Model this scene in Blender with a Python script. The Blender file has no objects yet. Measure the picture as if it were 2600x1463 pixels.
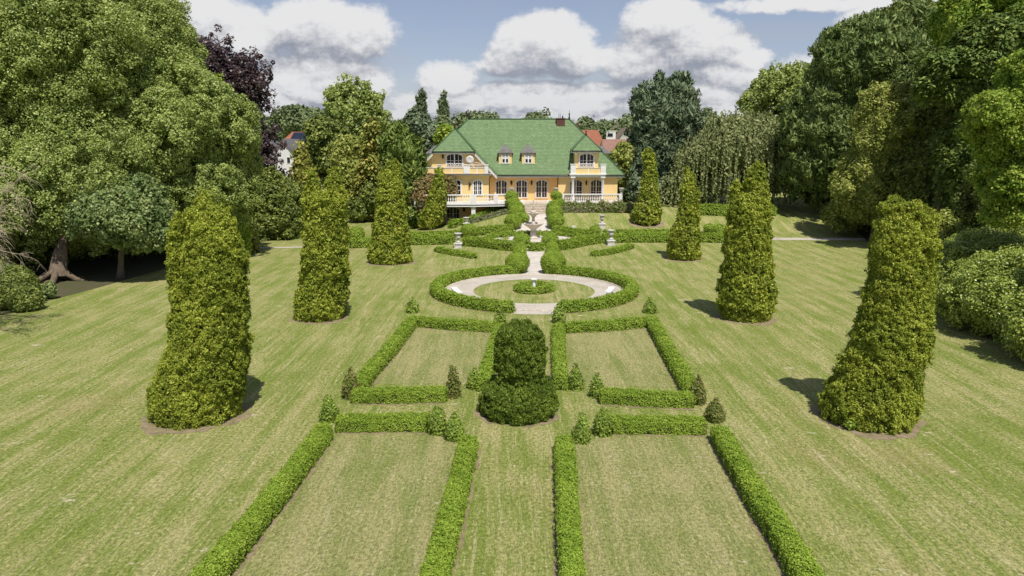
import bpy, math, random
import numpy as np
from mathutils import Vector
SC = bpy.context.scene
COL = SC.collection
rng = np.random.default_rng(7)
random.seed(7)
# ------------------------------------------------------------ camera, sky, sun
F, CXP, CYP, PITCH, CAMH = 1800.0, 1300.0, 731.5, math.atan(359.5/1800.0), 9.8
cam = bpy.data.cameras.new('camera'); camo = bpy.data.objects.new('camera', cam); COL.objects.link(camo)
cam.sensor_width = 36; cam.lens = F/2600*36; cam.clip_end = 5000; cam.clip_start = .2
camo.location = (0, 0, CAMH); camo.rotation_euler = (math.pi/2-PITCH, 0, 0)
SC.camera = camo
SC.view_settings.view_transform = 'Standard'; SC.view_settings.look = 'None'
SC.view_settings.gamma = 1; SC.view_settings.exposure = 0.0
SC.cycles.max_bounces = 6; SC.cycles.transparent_max_bounces = 4
SUN_EL, SUN_AZ = math.radians(60), math.radians(163)
sd = Vector((math.sin(SUN_AZ)*math.cos(SUN_EL), math.cos(SUN_AZ)*math.cos(SUN_EL), math.sin(SUN_EL)))
sl = bpy.data.lights.new('sun', 'SUN'); sl.energy = 5.0; sl.angle = math.radians(0.6); sl.color = (1, .94, .85)
so = bpy.data.objects.new('sun', sl); COL.objects.link(so); so.location = (0, -20, 60)
so.rotation_euler = (-sd).to_track_quat('-Z', 'Y').to_euler()

SP, CP = math.sin(PITCH), math.cos(PITCH)
def tans(px, py):
    """photo pixel -> (x/Y, z/Y) slopes of the ray from the camera"""
    s = (py-CYP)/F
    yy = CP - s*SP
    return ((px-CXP)/F)/yy, -(SP+s*CP)/yy
def HP(px, py, Y):
    u, v = tans(px, py)
    return u*Y, CAMH+v*Y

class NT:
    """tiny node-tree helper"""
    def __init__(s, tree):
        s.t = tree; s.n = tree.nodes; s.l = tree.links
    def node(s, typ, **kw):
        nd = s.n.new(typ)
        for k, v in kw.items():
            if k.startswith('i_'):
                key = k[2:]; key = int(key) if key.isdigit() else key.replace('_', ' ')
                s.set(nd.inputs[key], v)
            else: setattr(nd, k, v)
        return nd
    def set(s, sock, v):
        if isinstance(v, bpy.types.NodeSocket): s.l.new(v, sock)
        elif isinstance(v, bpy.types.Node): s.l.new(v.outputs[0], sock)
        else:
            if isinstance(v, (tuple, list)) and len(v) == 3 and sock.type == 'RGBA': v = (*v, 1)
            sock.default_value = v
    def m(s, op, a, b=0.0, c=None, clamp=False):
        nd = s.n.new('ShaderNodeMath'); nd.operation = op; nd.use_clamp = clamp
        s.set(nd.inputs[0], a); s.set(nd.inputs[1], b)
        if c is not None: s.set(nd.inputs[2], c)
        return nd.outputs[0]
    def mix(s, f, a, b, blend='MIX'):
        nd = s.n.new('ShaderNodeMix'); nd.data_type = 'RGBA'; nd.blend_type = blend
        s.set(nd.inputs[0], f); s.set(nd.inputs[6], a); s.set(nd.inputs[7], b)
        return nd.outputs[2]
    def ramp(s, f, lo, hi):
        nd = s.n.new('ShaderNodeMapRange'); nd.interpolation_type = 'SMOOTHSTEP'
        s.set(nd.inputs[0], f); nd.inputs[1].default_value = min(lo, hi); nd.inputs[2].default_value = max(lo, hi)
        if lo > hi: nd.inputs[3].default_value = 1; nd.inputs[4].default_value = 0
        return nd.outputs[0]
    def noise(s, vec, scale, detail=4, rough=.55, dist=0.0, dim='3D'):
        nd = s.n.new('ShaderNodeTexNoise'); nd.noise_dimensions = dim
        s.set(nd.inputs['Vector'], vec); s.set(nd.inputs['Scale'], scale); nd.inputs['Detail'].default_value = detail
        nd.inputs['Roughness'].default_value = rough; nd.inputs['Distortion'].default_value = dist
        return nd.outputs[0]
    def mapping(s, vec, scale=(1, 1, 1), rot=(0, 0, 0), loc=(0, 0, 0)):
        nd = s.n.new('ShaderNodeMapping'); s.set(nd.inputs[0], vec)
        nd.inputs['Scale'].default_value = scale; nd.inputs['Rotation'].default_value = rot; nd.inputs['Location'].default_value = loc
        return nd.outputs[0]
    def comb(s, x, y, z=0.0):
        nd = s.n.new('ShaderNodeCombineXYZ'); s.set(nd.inputs[0], x); s.set(nd.inputs[1], y); s.set(nd.inputs[2], z)
        return nd.outputs[0]

# world: Nishita sky with cumulus clouds standing in fixed directions
world = bpy.data.worlds.new('World'); SC.world = world; world.use_nodes = True
W = NT(world.node_tree); W.n.clear()
# clouds: photo-plane ellipses (cx, cy, rx, ry, weight) turned into slopes x/Y, z/Y
CL = [(470,60,150,80,1),(600,110,95,95,1.1),(540,190,150,60,.8),(820,80,150,75,1.05),(880,125,100,45,.8),(800,215,170,80,1),(700,260,150,60,.9),
      (930,230,90,50,.7),(1380,110,110,60,1.2),(1330,155,110,40,1),(1450,150,90,45,.9),(1690,60,100,65,1.2),(1760,110,130,60,1.1),(1640,150,130,45,1.0),
      (1140,200,70,45,.8),(1110,265,130,40,.7),(1300,265,230,55,.9),(1500,245,160,45,.8),(1850,190,110,38,.9),(1900,150,70,30,.7),(1800,265,200,60,.9),
      (2120,10,340,22,.55),(2220,45,90,38,.8),(2030,220,120,60,.8),(640,330,250,45,.8),(1000,320,260,38,.8),(1900,330,500,45,.9),(1350,330,300,30,.7),
      (250,200,330,120,.9),(2600,250,260,70,.9)]
g = bpy.data.node_groups.new('cloud_field', 'ShaderNodeTree')
g.interface.new_socket('P', in_out='INPUT', socket_type='NodeSocketVector')
g.interface.new_socket('D', in_out='OUTPUT', socket_type='NodeSocketFloat')
G = NT(g); gi = g.nodes.new('NodeGroupInput'); go = g.nodes.new('NodeGroupOutput')
warp = G.noise(G.mapping(gi.outputs[0], (1, 1.25, 1)), 6.0, 5, .6)
warp2 = G.noise(G.mapping(gi.outputs[0], (1, 1.25, 1), loc=(7.3, 2.2, 0)), 6.0, 5, .6)
sep = G.node('ShaderNodeSeparateXYZ', i_0=gi.outputs[0])
uu = G.m('ADD', sep.outputs[0], G.m('MULTIPLY', G.m('SUBTRACT', warp, .5), .07))
vv = G.m('ADD', sep.outputs[1], G.m('MULTIPLY', G.m('SUBTRACT', warp2, .5), .05))
acc = None
for (cx, cy, rx, ry, wt) in CL:
    u0, v0 = tans(cx, cy); ru = .96*rx/F; rv = .96*ry/F
    a = G.m('DIVIDE', G.m('SUBTRACT', uu, u0), ru); b = G.m('DIVIDE', G.m('SUBTRACT', vv, v0), rv)
    # flat-ish base, round top
    d = G.m('SUBTRACT', wt, G.m('ADD', G.m('MULTIPLY', a, a), G.m('MULTIPLY', b, b)))
    if acc is None: acc = d
    else:
        sm = g.nodes.new('ShaderNodeMath'); sm.operation = 'SMOOTH_MAX'; G.set(sm.inputs[0], acc); G.set(sm.inputs[1], d); sm.inputs[2].default_value = .35
        acc = sm.outputs[0]
acc = G.m('MAXIMUM', acc, -1.6)
low = G.m('SUBTRACT', 1., G.ramp(sep.outputs[1], .03, .115))
fl = G.noise(G.mapping(gi.outputs[0], (1, 2.3, 1), loc=(11, 4, 0)), 15.0, 5, .6)
acc = G.m('ADD', acc, G.m('MULTIPLY', low, G.m('ADD', .30, G.m('MULTIPLY', G.m('SUBTRACT', fl, .5), 6.0))))
fb = G.noise(G.mapping(gi.outputs[0], (1, 1.35, 1), loc=(3, 0, 0)), 18.0, 10, .68)
fb2 = G.noise(G.mapping(gi.outputs[0], (1, 1.7, 1), loc=(1, 5, 0)), 7.0, 4, .55)
den = G.m('ADD', G.m('ADD', G.m('ADD', acc, .22), G.m('MULTIPLY', G.m('SUBTRACT', fb, .5), 2.9)), G.m('MULTIPLY', G.m('SUBTRACT', fb2, .5), 1.6))
G.set(go.inputs[0], den)
tc = W.node('ShaderNodeTexCoord'); sx = W.node('ShaderNodeSeparateXYZ', i_0=tc.outputs['Generated'])
ysafe = W.m('MAXIMUM', W.m('ABSOLUTE', sx.outputs[1]), .15)
U = W.m('DIVIDE', sx.outputs[0], ysafe); V = W.m('DIVIDE', sx.outputs[2], ysafe)
def cloud(du, dv):
    nd = W.n.new('ShaderNodeGroup'); nd.node_tree = g
    W.set(nd.inputs[0], W.comb(W.m('ADD', U, du), W.m('ADD', V, dv)))
    return nd.outputs[0]
d0 = cloud(0, 0); d1 = cloud(.003, .0085); d2 = cloud(.008, .035)
mask = W.ramp(d0, -.45, .45)
lit = W.m('ADD', W.m('MULTIPLY', W.m('SUBTRACT', d0, d1), .6), W.m('MULTIPLY', W.m('SUBTRACT', d0, d2), .5))
litf = W.ramp(W.m('ADD', lit, W.m('MULTIPLY', d0, .12)), -.75, .85)
ccol = W.mix(litf, (.35, .38, .46), (.94, .94, .95))
hz = W.ramp(V, .11, .0)
ccol = W.mix(W.m('MULTIPLY', hz, .45), ccol, (.56, .59, .65))
skyn = W.node('ShaderNodeTexSky'); skyn.sky_type = 'NISHITA'; skyn.sun_disc = False
skyn.sun_elevation = SUN_EL; skyn.sun_rotation = SUN_AZ; skyn.air_density = 1.0; skyn.dust_density = .6; skyn.ozone_density = 3.0
bg1 = W.node('ShaderNodeBackground', i_0=W.mix(W.m('ADD', .20, W.m('MULTIPLY', W.ramp(d2, -2.2, .2), .25)), W.mix(1.0, skyn.outputs[0], (1.08, .93, .93, 1), 'MULTIPLY'), (4.0, 4.3, 5.0, 1))); bg1.inputs[1].default_value = .108
bg2 = W.node('ShaderNodeBackground', i_0=ccol); bg2.inputs[1].default_value = .84
mx = W.n.new('ShaderNodeMixShader'); W.set(mx.inputs[0], mask); W.set(mx.inputs[1], bg1); W.set(mx.inputs[2], bg2)
wo = W.n.new('ShaderNodeOutputWorld'); W.set(wo.inputs[0], mx)
try: world.cycles.sampling_method = 'MANUAL'; world.cycles.sample_map_resolution = 512
except Exception: pass

# ------------------------------------------------------------ terrain height
_RY = [(0,0),(55,0),(66,.12),(72,.28),(78,.5),(81,1.1),(84.3,1.93),(88,2.3),(95,2.7),(105,3.3),(130,4.4),(200,7.5),(300,10),(500,12),(3000,14)]
_SX = [(-400,0),(-11,.0),(-8.8,.1),(-5.2,.46),(-1,1),(400,1)]
def T(x, y):
    x = np.asarray(x, float); y = np.asarray(y, float)
    r = np.interp(y, *zip(*_RY)); s = np.interp(x, *zip(*_SX))
    k = np.clip((y-102)/60, 0, 1); k = k*k*(3-2*k)
    s = s*(1-k)+k
    # in front of the house the right lawn climbs a little later than the centre
    return r*s
def G_(px, py, h=0.0):
    """point on the ground (plus h) that this photo pixel shows"""
    u, v = tans(px, py)
    Ys = np.concatenate([np.arange(5, 120, .1), np.arange(120, 1200, 1.)])
    f = CAMH+v*Ys-(T(u*Ys, Ys)+h)
    i = np.where(f <= 0)[0]
    if len(i) == 0: Y = 400.
    else:
        i = i[0]; a, b = Ys[max(i-1, 0)], Ys[i]
        for _ in range(20):
            c = (a+b)/2
            if CAMH+v*c-(float(T(u*c, c))+h) <= 0: b = c
            else: a = c
        Y = (a+b)/2
    return np.array([u*Y, Y, float(T(u*Y, Y))])

# ------------------------------------------------------------ object helpers
def tag(o, label=None, cat=None, group=None, kind=None):
    if label: o['label'] = label
    if cat: o['category'] = cat
    if group: o['group'] = group
    if kind: o['kind'] = kind
    return o
def empty(name, loc, label=None, cat=None, group=None):
    o = bpy.data.objects.new(name, None); COL.objects.link(o); o.location = loc; o.empty_display_size = .3
    return tag(o, label, cat, group)
def wloc(o):
    v = Vector((0, 0, 0))
    while o is not None: v = v+Vector(o.location); o = o.parent
    return np.array(v)
def link(name, me, parent=None, origin=None):
    o = bpy.data.objects.new(name, me); COL.objects.link(o)
    if parent is not None: o.parent = parent
    elif origin is not None: o.location = origin
    return o
class MB:
    """collects faces in world coordinates; build() links ONE mesh object"""
    def __init__(s): s.v = []; s.f = []; s.sm = []; s.mi = []
    def face(s, pts, smooth=False, mi=0):
        b = len(s.v); s.v += [tuple(map(float, p)) for p in pts]; s.f.append(list(range(b, b+len(pts)))); s.sm.append(smooth); s.mi.append(mi)
    def mesh(s, vs, fs, smooth=False, mi=0):
        b = len(s.v); s.v += [tuple(map(float, p)) for p in vs]
        for f in fs: s.f.append([b+i for i in f]); s.sm.append(smooth); s.mi.append(mi)
        return s
    def box(s, x0, x1, y0, y1, z0, z1, mi=0):
        vs = [(x0,y0,z0),(x1,y0,z0),(x1,y1,z0),(x0,y1,z0),(x0,y0,z1),(x1,y0,z1),(x1,y1,z1),(x0,y1,z1)]
        return s.mesh(vs, [(0,3,2,1),(4,5,6,7),(0,1,5,4),(1,2,6,5),(2,3,7,6),(3,0,4,7)], mi=mi)
    def prism(s, poly, d, mi=0):
        """polygon (3d points) extruded by vector d"""
        n = len(poly); d = np.array(d, float); p = [np.array(q, float) for q in poly]
        vs = p+[q+d for q in p]
        return s.mesh(vs, [list(range(n))[::-1], list(range(n, 2*n))]+[(i, (i+1) % n, n+(i+1) % n, n+i) for i in range(n)], mi=mi)
    def lathe(s, prof, c, seg=20, smooth=True, flute=0.0, nf=0, sx=1.0):
        vs = []; c = np.array(c, float)
        for (r, z) in prof:
            for k in range(seg):
                a = 2*math.pi*k/seg; rr = r*(1+flute*math.cos(nf*a)) if nf else r
                vs.append((c[0]+rr*math.cos(a)*sx, c[1]+rr*math.sin(a), c[2]+z))
        fs = [(i*seg+k, i*seg+(k+1) % seg, (i+1)*seg+(k+1) % seg, (i+1)*seg+k) for i in range(len(prof)-1) for k in range(seg)]
        n = len(prof)
        s.mesh(vs, fs, smooth)
        b = len(s.v)-len(vs)
        s.f.append([b+k for k in range(seg)][::-1]); s.sm.append(False); s.mi.append(0)
        s.f.append([b+(n-1)*seg+k for k in range(seg)]); s.sm.append(False); s.mi.append(0)
        return s
    def tube(s, pts, rad, seg=6, cap=True):
        pts = [np.array(p, float) for p in pts]
        if not hasattr(rad, '__len__'): rad = [rad]*len(pts)
        vs = []
        for i, p in enumerate(pts):
            t = pts[min(i+1, len(pts)-1)]-pts[max(i-1, 0)]; t = t/(np.linalg.norm(t)+1e-9)
            a = np.cross(t, (0, 0, 1.)) if abs(t[2]) < .95 else np.cross(t, (1., 0, 0)); a /= np.linalg.norm(a); b = np.cross(t, a)
            for k in range(seg):
                q = 2*math.pi*k/seg; vs.append(p+rad[i]*(math.cos(q)*a+math.sin(q)*b))
        fs = [(i*seg+k, (i+1)*seg+k, (i+1)*seg+(k+1) % seg, i*seg+(k+1) % seg) for i in range(len(pts)-1) for k in range(seg)]
        if cap: fs += [list(range(seg)), [(len(pts)-1)*seg+k for k in range(seg)][::-1]]
        return s.mesh(vs, fs, True)
    def build(s, name, mats, parent=None, origin=None):
        if not isinstance(mats, (list, tuple)): mats = [mats]
        v = np.array(s.v)
        off = wloc(parent) if parent is not None else (np.array(origin, float) if origin is not None else np.zeros(3))
        me = bpy.data.meshes.new(name); me.from_pydata([tuple(q) for q in (v-off)], [], s.f)
        me.polygons.foreach_set('use_smooth', s.sm); me.polygons.foreach_set('material_index', s.mi)
        uv = me.uv_layers.new(name='UVMap'); buf = np.zeros((len(me.loops), 2)); li = 0
        for f in s.f:
            p = v[f]; n = np.cross(p[1]-p[0], p[2]-p[0]); L = np.linalg.norm(n)
            if L < 1e-9 and len(f) > 3: n = np.cross(p[2]-p[0], p[3]-p[0]); L = np.linalg.norm(n)
            n = n/(L+1e-12)
            t = np.cross((0, 0, 1.), n); tl = np.linalg.norm(t); t = t/tl if tl > 1e-4 else np.array([1., 0, 0]); b = np.cross(n, t)
            buf[li:li+len(f), 0] = p@t; buf[li:li+len(f), 1] = p@b; li += len(f)
        uv.data.foreach_set('uv', buf.ravel())
        for m in mats: me.materials.append(m)
        me.validate(); me.update()
        return link(name, me, parent, off if parent is None else None)
def fastmesh(name, V, quads, mats, mi, off):
    """V (n,3) world; quads (m,4)"""
    me = bpy.data.meshes.new(name); V = (V-off).astype(np.float32)
    me.vertices.add(len(V)); me.vertices.foreach_set('co', V.ravel())
    me.loops.add(quads.size); me.loops.foreach_set('vertex_index', quads.astype(np.int32).ravel())
    me.polygons.add(len(quads)); me.polygons.foreach_set('loop_start', np.arange(0, quads.size, 4, dtype=np.int32))
    me.polygons.foreach_set('loop_total', np.full(len(quads), 4, np.int32)); me.polygons.foreach_set('material_index', mi.astype(np.int32))
    for m in mats: me.materials.append(m)
    me.update(calc_edges=True)
    return me

# ------------------------------------------------------------ materials
def newmat(name):
    m = bpy.data.materials.new(name); m.use_nodes = True; t = NT(m.node_tree); t.n.clear()
    out = t.n.new('ShaderNodeOutputMaterial'); p = t.n.new('ShaderNodeBsdfPrincipled'); t.l.new(p.outputs[0], out.inputs[0])
    return m, t, p, out
def leafmat(name, c1, c2, c3=None, scale=.6, trans=.3, rough=.6, amt=.55, spec=.25, worn=0):
    c1, c2, c3 = [tuple(min(q*1.5, .6) for q in k) if k else None for k in (c1, c2, c3)]
    m, t, p, out = newmat(name)
    geo = t.node('ShaderNodeNewGeometry'); tc = t.node('ShaderNodeTexCoord')
    rnd = geo.outputs['Random Per Island']
    big = t.ramp(t.noise(tc.outputs['Object'], scale, 3, .6), .35, .65)
    f = t.m('ADD', t.m('MULTIPLY', rnd, amt), t.m('MULTIPLY', big, 1-amt))
    col = t.mix(f, c1, c2)
    if c3 is not None:
        r2 = t.m('FRACT', t.m('MULTIPLY', rnd, 17.37))
        col = t.mix(t.m('GREATER_THAN', t.m('ADD', r2, t.m('MULTIPLY', big, .25)), .93), col, c3)
    if worn:
        geo2 = t.ramp(t.noise(geo.outputs['Position'], 1.6, 5, .7), .62, .74); col = t.mix(t.m('MULTIPLY', geo2, worn), col, (.24, .20, .08))
    t.set(p.inputs['Base Color'], col); p.inputs['Roughness'].default_value = rough; p.inputs['Specular IOR Level'].default_value = spec
    tr = t.n.new('ShaderNodeBsdfTranslucent'); t.set(tr.inputs[0], col)
    mx = t.n.new('ShaderNodeMixShader'); mx.inputs[0].default_value = trans
    t.l.new(p.outputs[0], mx.inputs[1]); t.l.new(tr.outputs[0], mx.inputs[2]); t.l.new(mx.outputs[0], out.inputs[0])
    return m
def plain(name, c, c2=None, scale=3, rough=.7, bump=0.0, bscale=20, metal=0.0, spec=.4, detail=5):
    m, t, p, out = newmat(name); tc = t.node('ShaderNodeTexCoord')
    n = t.noise(tc.outputs['Object'], scale, detail, .65)
    t.set(p.inputs['Base Color'], t.mix(t.ramp(n, .35, .7), c, c2 if c2 else tuple(q*.8 for q in c)))
    p.inputs['Roughness'].default_value = rough; p.inputs['Metallic'].default_value = metal; p.inputs['Specular IOR Level'].default_value = spec
    if bump:
        b = t.node('ShaderNodeBump'); b.inputs['Strength'].default_value = bump; b.inputs['Distance'].default_value = .05
        t.set(b.inputs['Height'], t.noise(tc.outputs['Object'], bscale, 6, .7)); t.set(p.inputs['Normal'], b.outputs[0])
    return m
M = {}
M['thuja'] = leafmat('thuja_leaf', (.105, .14, .014), (.235, .275, .03), (.30, .32, .05), .8, .25, amt=0.35)
M['thuja_gold'] = leafmat('golden_thuja_leaf', (.11, .13, .02), (.24, .25, .05), (.34, .30, .09), .6, .25)
M['box'] = leafmat('box_leaf', (.12, .185, .016), (.185, .265, .028), (.24, .31, .045), 1.2, .2, amt=.6, worn=.6)
M['cone'] = leafmat('cone_leaf', (.08, .125, .016), (.155, .22, .028), (.21, .27, .045), 1.2, .15)
M['box_dry'] = leafmat('box_dry_leaf', (.075, .10, .018), (.13, .16, .03), (.22, .17, .07), 2.5, .3)
M['yew'] = leafmat('yew_leaf', (.05, .085, .010), (.115, .165, .018), (.16, .21, .03), 1.2, .25)
M['decid'] = leafmat('broad_leaf', (.125, .175, .034), (.25, .305, .075), (.32, .36, .11), .35, .3, .5, spec=.5)
M['maple'] = leafmat('maple_leaf', (.085, .13, .036), (.18, .235, .075), (.25, .29, .11), .5, .3, .5, spec=.45)
M['bright'] = leafmat('bright_leaf', (.105, .175, .02), (.23, .31, .04), (.33, .37, .07), .4, .35)
M['beech'] = leafmat('copper_beech_leaf', (.022, .015, .019), (.075, .045, .05), (.12, .08, .07), .4, .2, .45, spec=.6)
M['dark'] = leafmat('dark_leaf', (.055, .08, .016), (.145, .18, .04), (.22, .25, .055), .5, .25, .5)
M['spruce'] = leafmat('blue_green_needle', (.055, .085, .045), (.125, .165, .09), (.18, .21, .12), .5, .15)
M['pine'] = leafmat('pine_needle', (.055, .088, .02), (.13, .175, .05), (.19, .23, .075), .25, .15)
M['darkcon'] = leafmat('dark_conifer_needle', (.05, .085, .016), (.125, .175, .035), (.18, .22, .05), .5, .2)
M['olive'] = leafmat('olive_leaf', (.125, .155, .025), (.26, .29, .065), (.35, .36, .11), .4, .3)
M['weep'] = leafmat('weeping_leaf', (.10, .12, .04), (.19, .22, .085), (.25, .26, .12), .6, .25)
M['red'] = leafmat('reddish_leaf', (.13, .13, .04), (.24, .20, .08), (.27, .14, .08), .8, .3)
M['rhodo'] = leafmat('rhododendron_leaf', (.12, .165, .02), (.23, .285, .045), (.31, .35, .08), .5, .2, .4, spec=.6)
M['lavender'] = leafmat('lavender_leaf', (.115, .14, .05), (.19, .21, .095), (.24, .22, .15), 1.5, .2)
M['rose'] = leafmat('rose_leaf', (.10, .14, .03), (.2, .23, .08), (.36, .26, .2), 1.5, .3)
M['far'] = leafmat('distant_leaf', (.075, .105, .045), (.15, .185, .08), None, .2, .2)
M['poplar'] = leafmat('poplar_leaf', (.065, .095, .045), (.14, .17, .08), None, .5, .2)
M['shaded_twig'] = plain('shaded_inner_twigs', (.035, .032, .016), (.05, .04, .025), 4, .9)  # twig-brown core, darkened so gaps between leaves read as shade
M['bark'] = plain('bark', (.17, .13, .09), (.09, .07, .05), 2.5, .9, .6, 9)
M['deadwood'] = plain('bare_twigs', (.50, .42, .31), (.36, .30, .21), 2, .9)
M['wall'] = plain('cream_render', (.83, .62, .285), (.77, .57, .25), .8, .85, .15, 60)
M['wall_shaded'] = plain('shaded_ochre_render', (.83, .54, .22), (.78, .50, .20), .8, .85, .15, 60)  # deeper orange of bounce-lit shade is put into this wall colour
M['white'] = plain('white_paint', (.80, .79, .77), (.72, .71, .69), 2, .6)
M['cream'] = plain('cream_trim', (.66, .58, .48), (.60, .52, .43), 2, .6)
M['stone'] = plain('weathered_stone', (.66, .59, .49), (.44, .39, .32), 5, .85, .5, 25)
M['urnstone'] = plain('pale_cast_stone', (.66, .64, .60), (.40, .39, .37), 6, .85, .4, 25)
M['step'] = plain('step_stone', (.66, .58, .48), (.45, .39, .31), 4, .8, .2)
M['lead'] = plain('grey_zinc', (.13, .125, .12), (.09, .085, .085), 2, .55)
M['slate'] = plain('grey_slate', (.17, .16, .16), (.10, .10, .10), 3, .6)
M['gutter'] = plain('dark_gutter', (.035, .04, .04), (.05, .05, .045), 3, .4)
M['copper'] = plain('brown_copper', (.10, .04, .028), (.07, .03, .022), 3, .5)
M['chimney'] = plain('brown_chimney', (.13, .055, .04), (.09, .04, .03), 3, .7)
M['iron'] = plain('dark_iron', (.03, .022, .016), (.05, .035, .025), 3, .5)
M['darkblue'] = plain('blue_metal', (.02, .05, .16), None, 3, .4)
M['soil'] = plain('dry_soil', (.30, .23, .15), (.17, .15, .07), 3.5, .95, .6, 30)
M['bedsoil'] = plain('shaded_soil', (.09, .075, .04), (.06, .075, .025), 1.2, .95, .6, 12)  # wood floor soil, darkened and greened in colour for the shade under trees
M['dish'] = plain('dish_grey', (.62, .61, .60), (.56, .55, .54), 3, .4)
M['bgwhite'] = plain('far_white_render', (.72, .72, .72), (.66, .66, .66), .3, .9)
M['bggrey'] = plain('far_grey_render', (.48, .48, .44), (.40, .40, .38), .3, .9)
M['solar'] = plain('solar_panel', (.012, .016, .03), (.02, .025, .04), 1, .25)
def glassmat():
    m, t, p, out = newmat('window_glass'); tc = t.node('ShaderNodeTexCoord')
    n = t.ramp(t.noise(tc.outputs['Object'], 1.3, 3), .42, .62)
    t.set(p.inputs['Base Color'], t.mix(n, (.012, .012, .02), (.05, .042, .05)))
    p.inputs['Roughness'].default_value = .12; p.inputs['Specular IOR Level'].default_value = .5
    return m
M['glass'] = glassmat()
def tilemat(name, c1, c2, c3, mort, tw=.30, th=.24):
    m, t, p, out = newmat(name); uv = t.node('ShaderNodeUVMap')
    def bricks(a, b, bias, mc):
        br = t.n.new('ShaderNodeTexBrick'); t.set(br.inputs['Vector'], uv.outputs[0]); br.inputs['Scale'].default_value = 1
        br.inputs['Brick Width'].default_value = tw; br.inputs['Row Height'].default_value = th
        br.inputs['Mortar Size'].default_value = .016; br.inputs['Mortar Smooth'].default_value = .3; br.inputs['Bias'].default_value = bias
        t.set(br.inputs['Color1'], a); t.set(br.inputs['Color2'], b); t.set(br.inputs['Mortar'], mc)
        return br
    b1 = bricks(c1, c2, -.15, mort)
    b2 = bricks((0, 0, 0), (1, 1, 1), -.75, (0, 0, 0))
    big = t.ramp(t.noise(uv.outputs[0], .8, 5, .65), .4, .68)
    col = t.mix(t.m('MULTIPLY', b2.outputs[0], .55), b1.outputs[0], c3)
    col = t.mix(t.m('MULTIPLY', big, .3), col, tuple(q*.62 for q in c1))
    t.set(p.inputs['Base Color'], col); p.inputs['Roughness'].default_value = .75; p.inputs['Specular IOR Level'].default_value = .2
    bp = t.node('ShaderNodeBump'); bp.inputs['Strength'].default_value = .8; bp.inputs['Distance'].default_value = .04
    t.set(bp.inputs['Height'], t.m('SUBTRACT', 1., b1.outputs['Fac'])); t.set(p.inputs['Normal'], bp.outputs[0])
    return m
M['tile'] = tilemat('green_roof_tiles', (.16, .245, .115), (.20, .295, .145), (.31, .40, .235), (.055, .10, .045))
M['redtile'] = tilemat('red_roof_tiles', (.33, .13, .075), (.40, .17, .10), (.45, .22, .14), (.14, .06, .04))
M['oldtile'] = tilemat('weathered_red_tiles', (.30, .17, .13), (.38, .22, .17), (.45, .3, .24), (.15, .09, .07))
M['browntile'] = tilemat('brown_roof_tiles', (.26, .19, .15), (.30, .22, .18), (.35, .28, .22), (.12, .09, .07))

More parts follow.
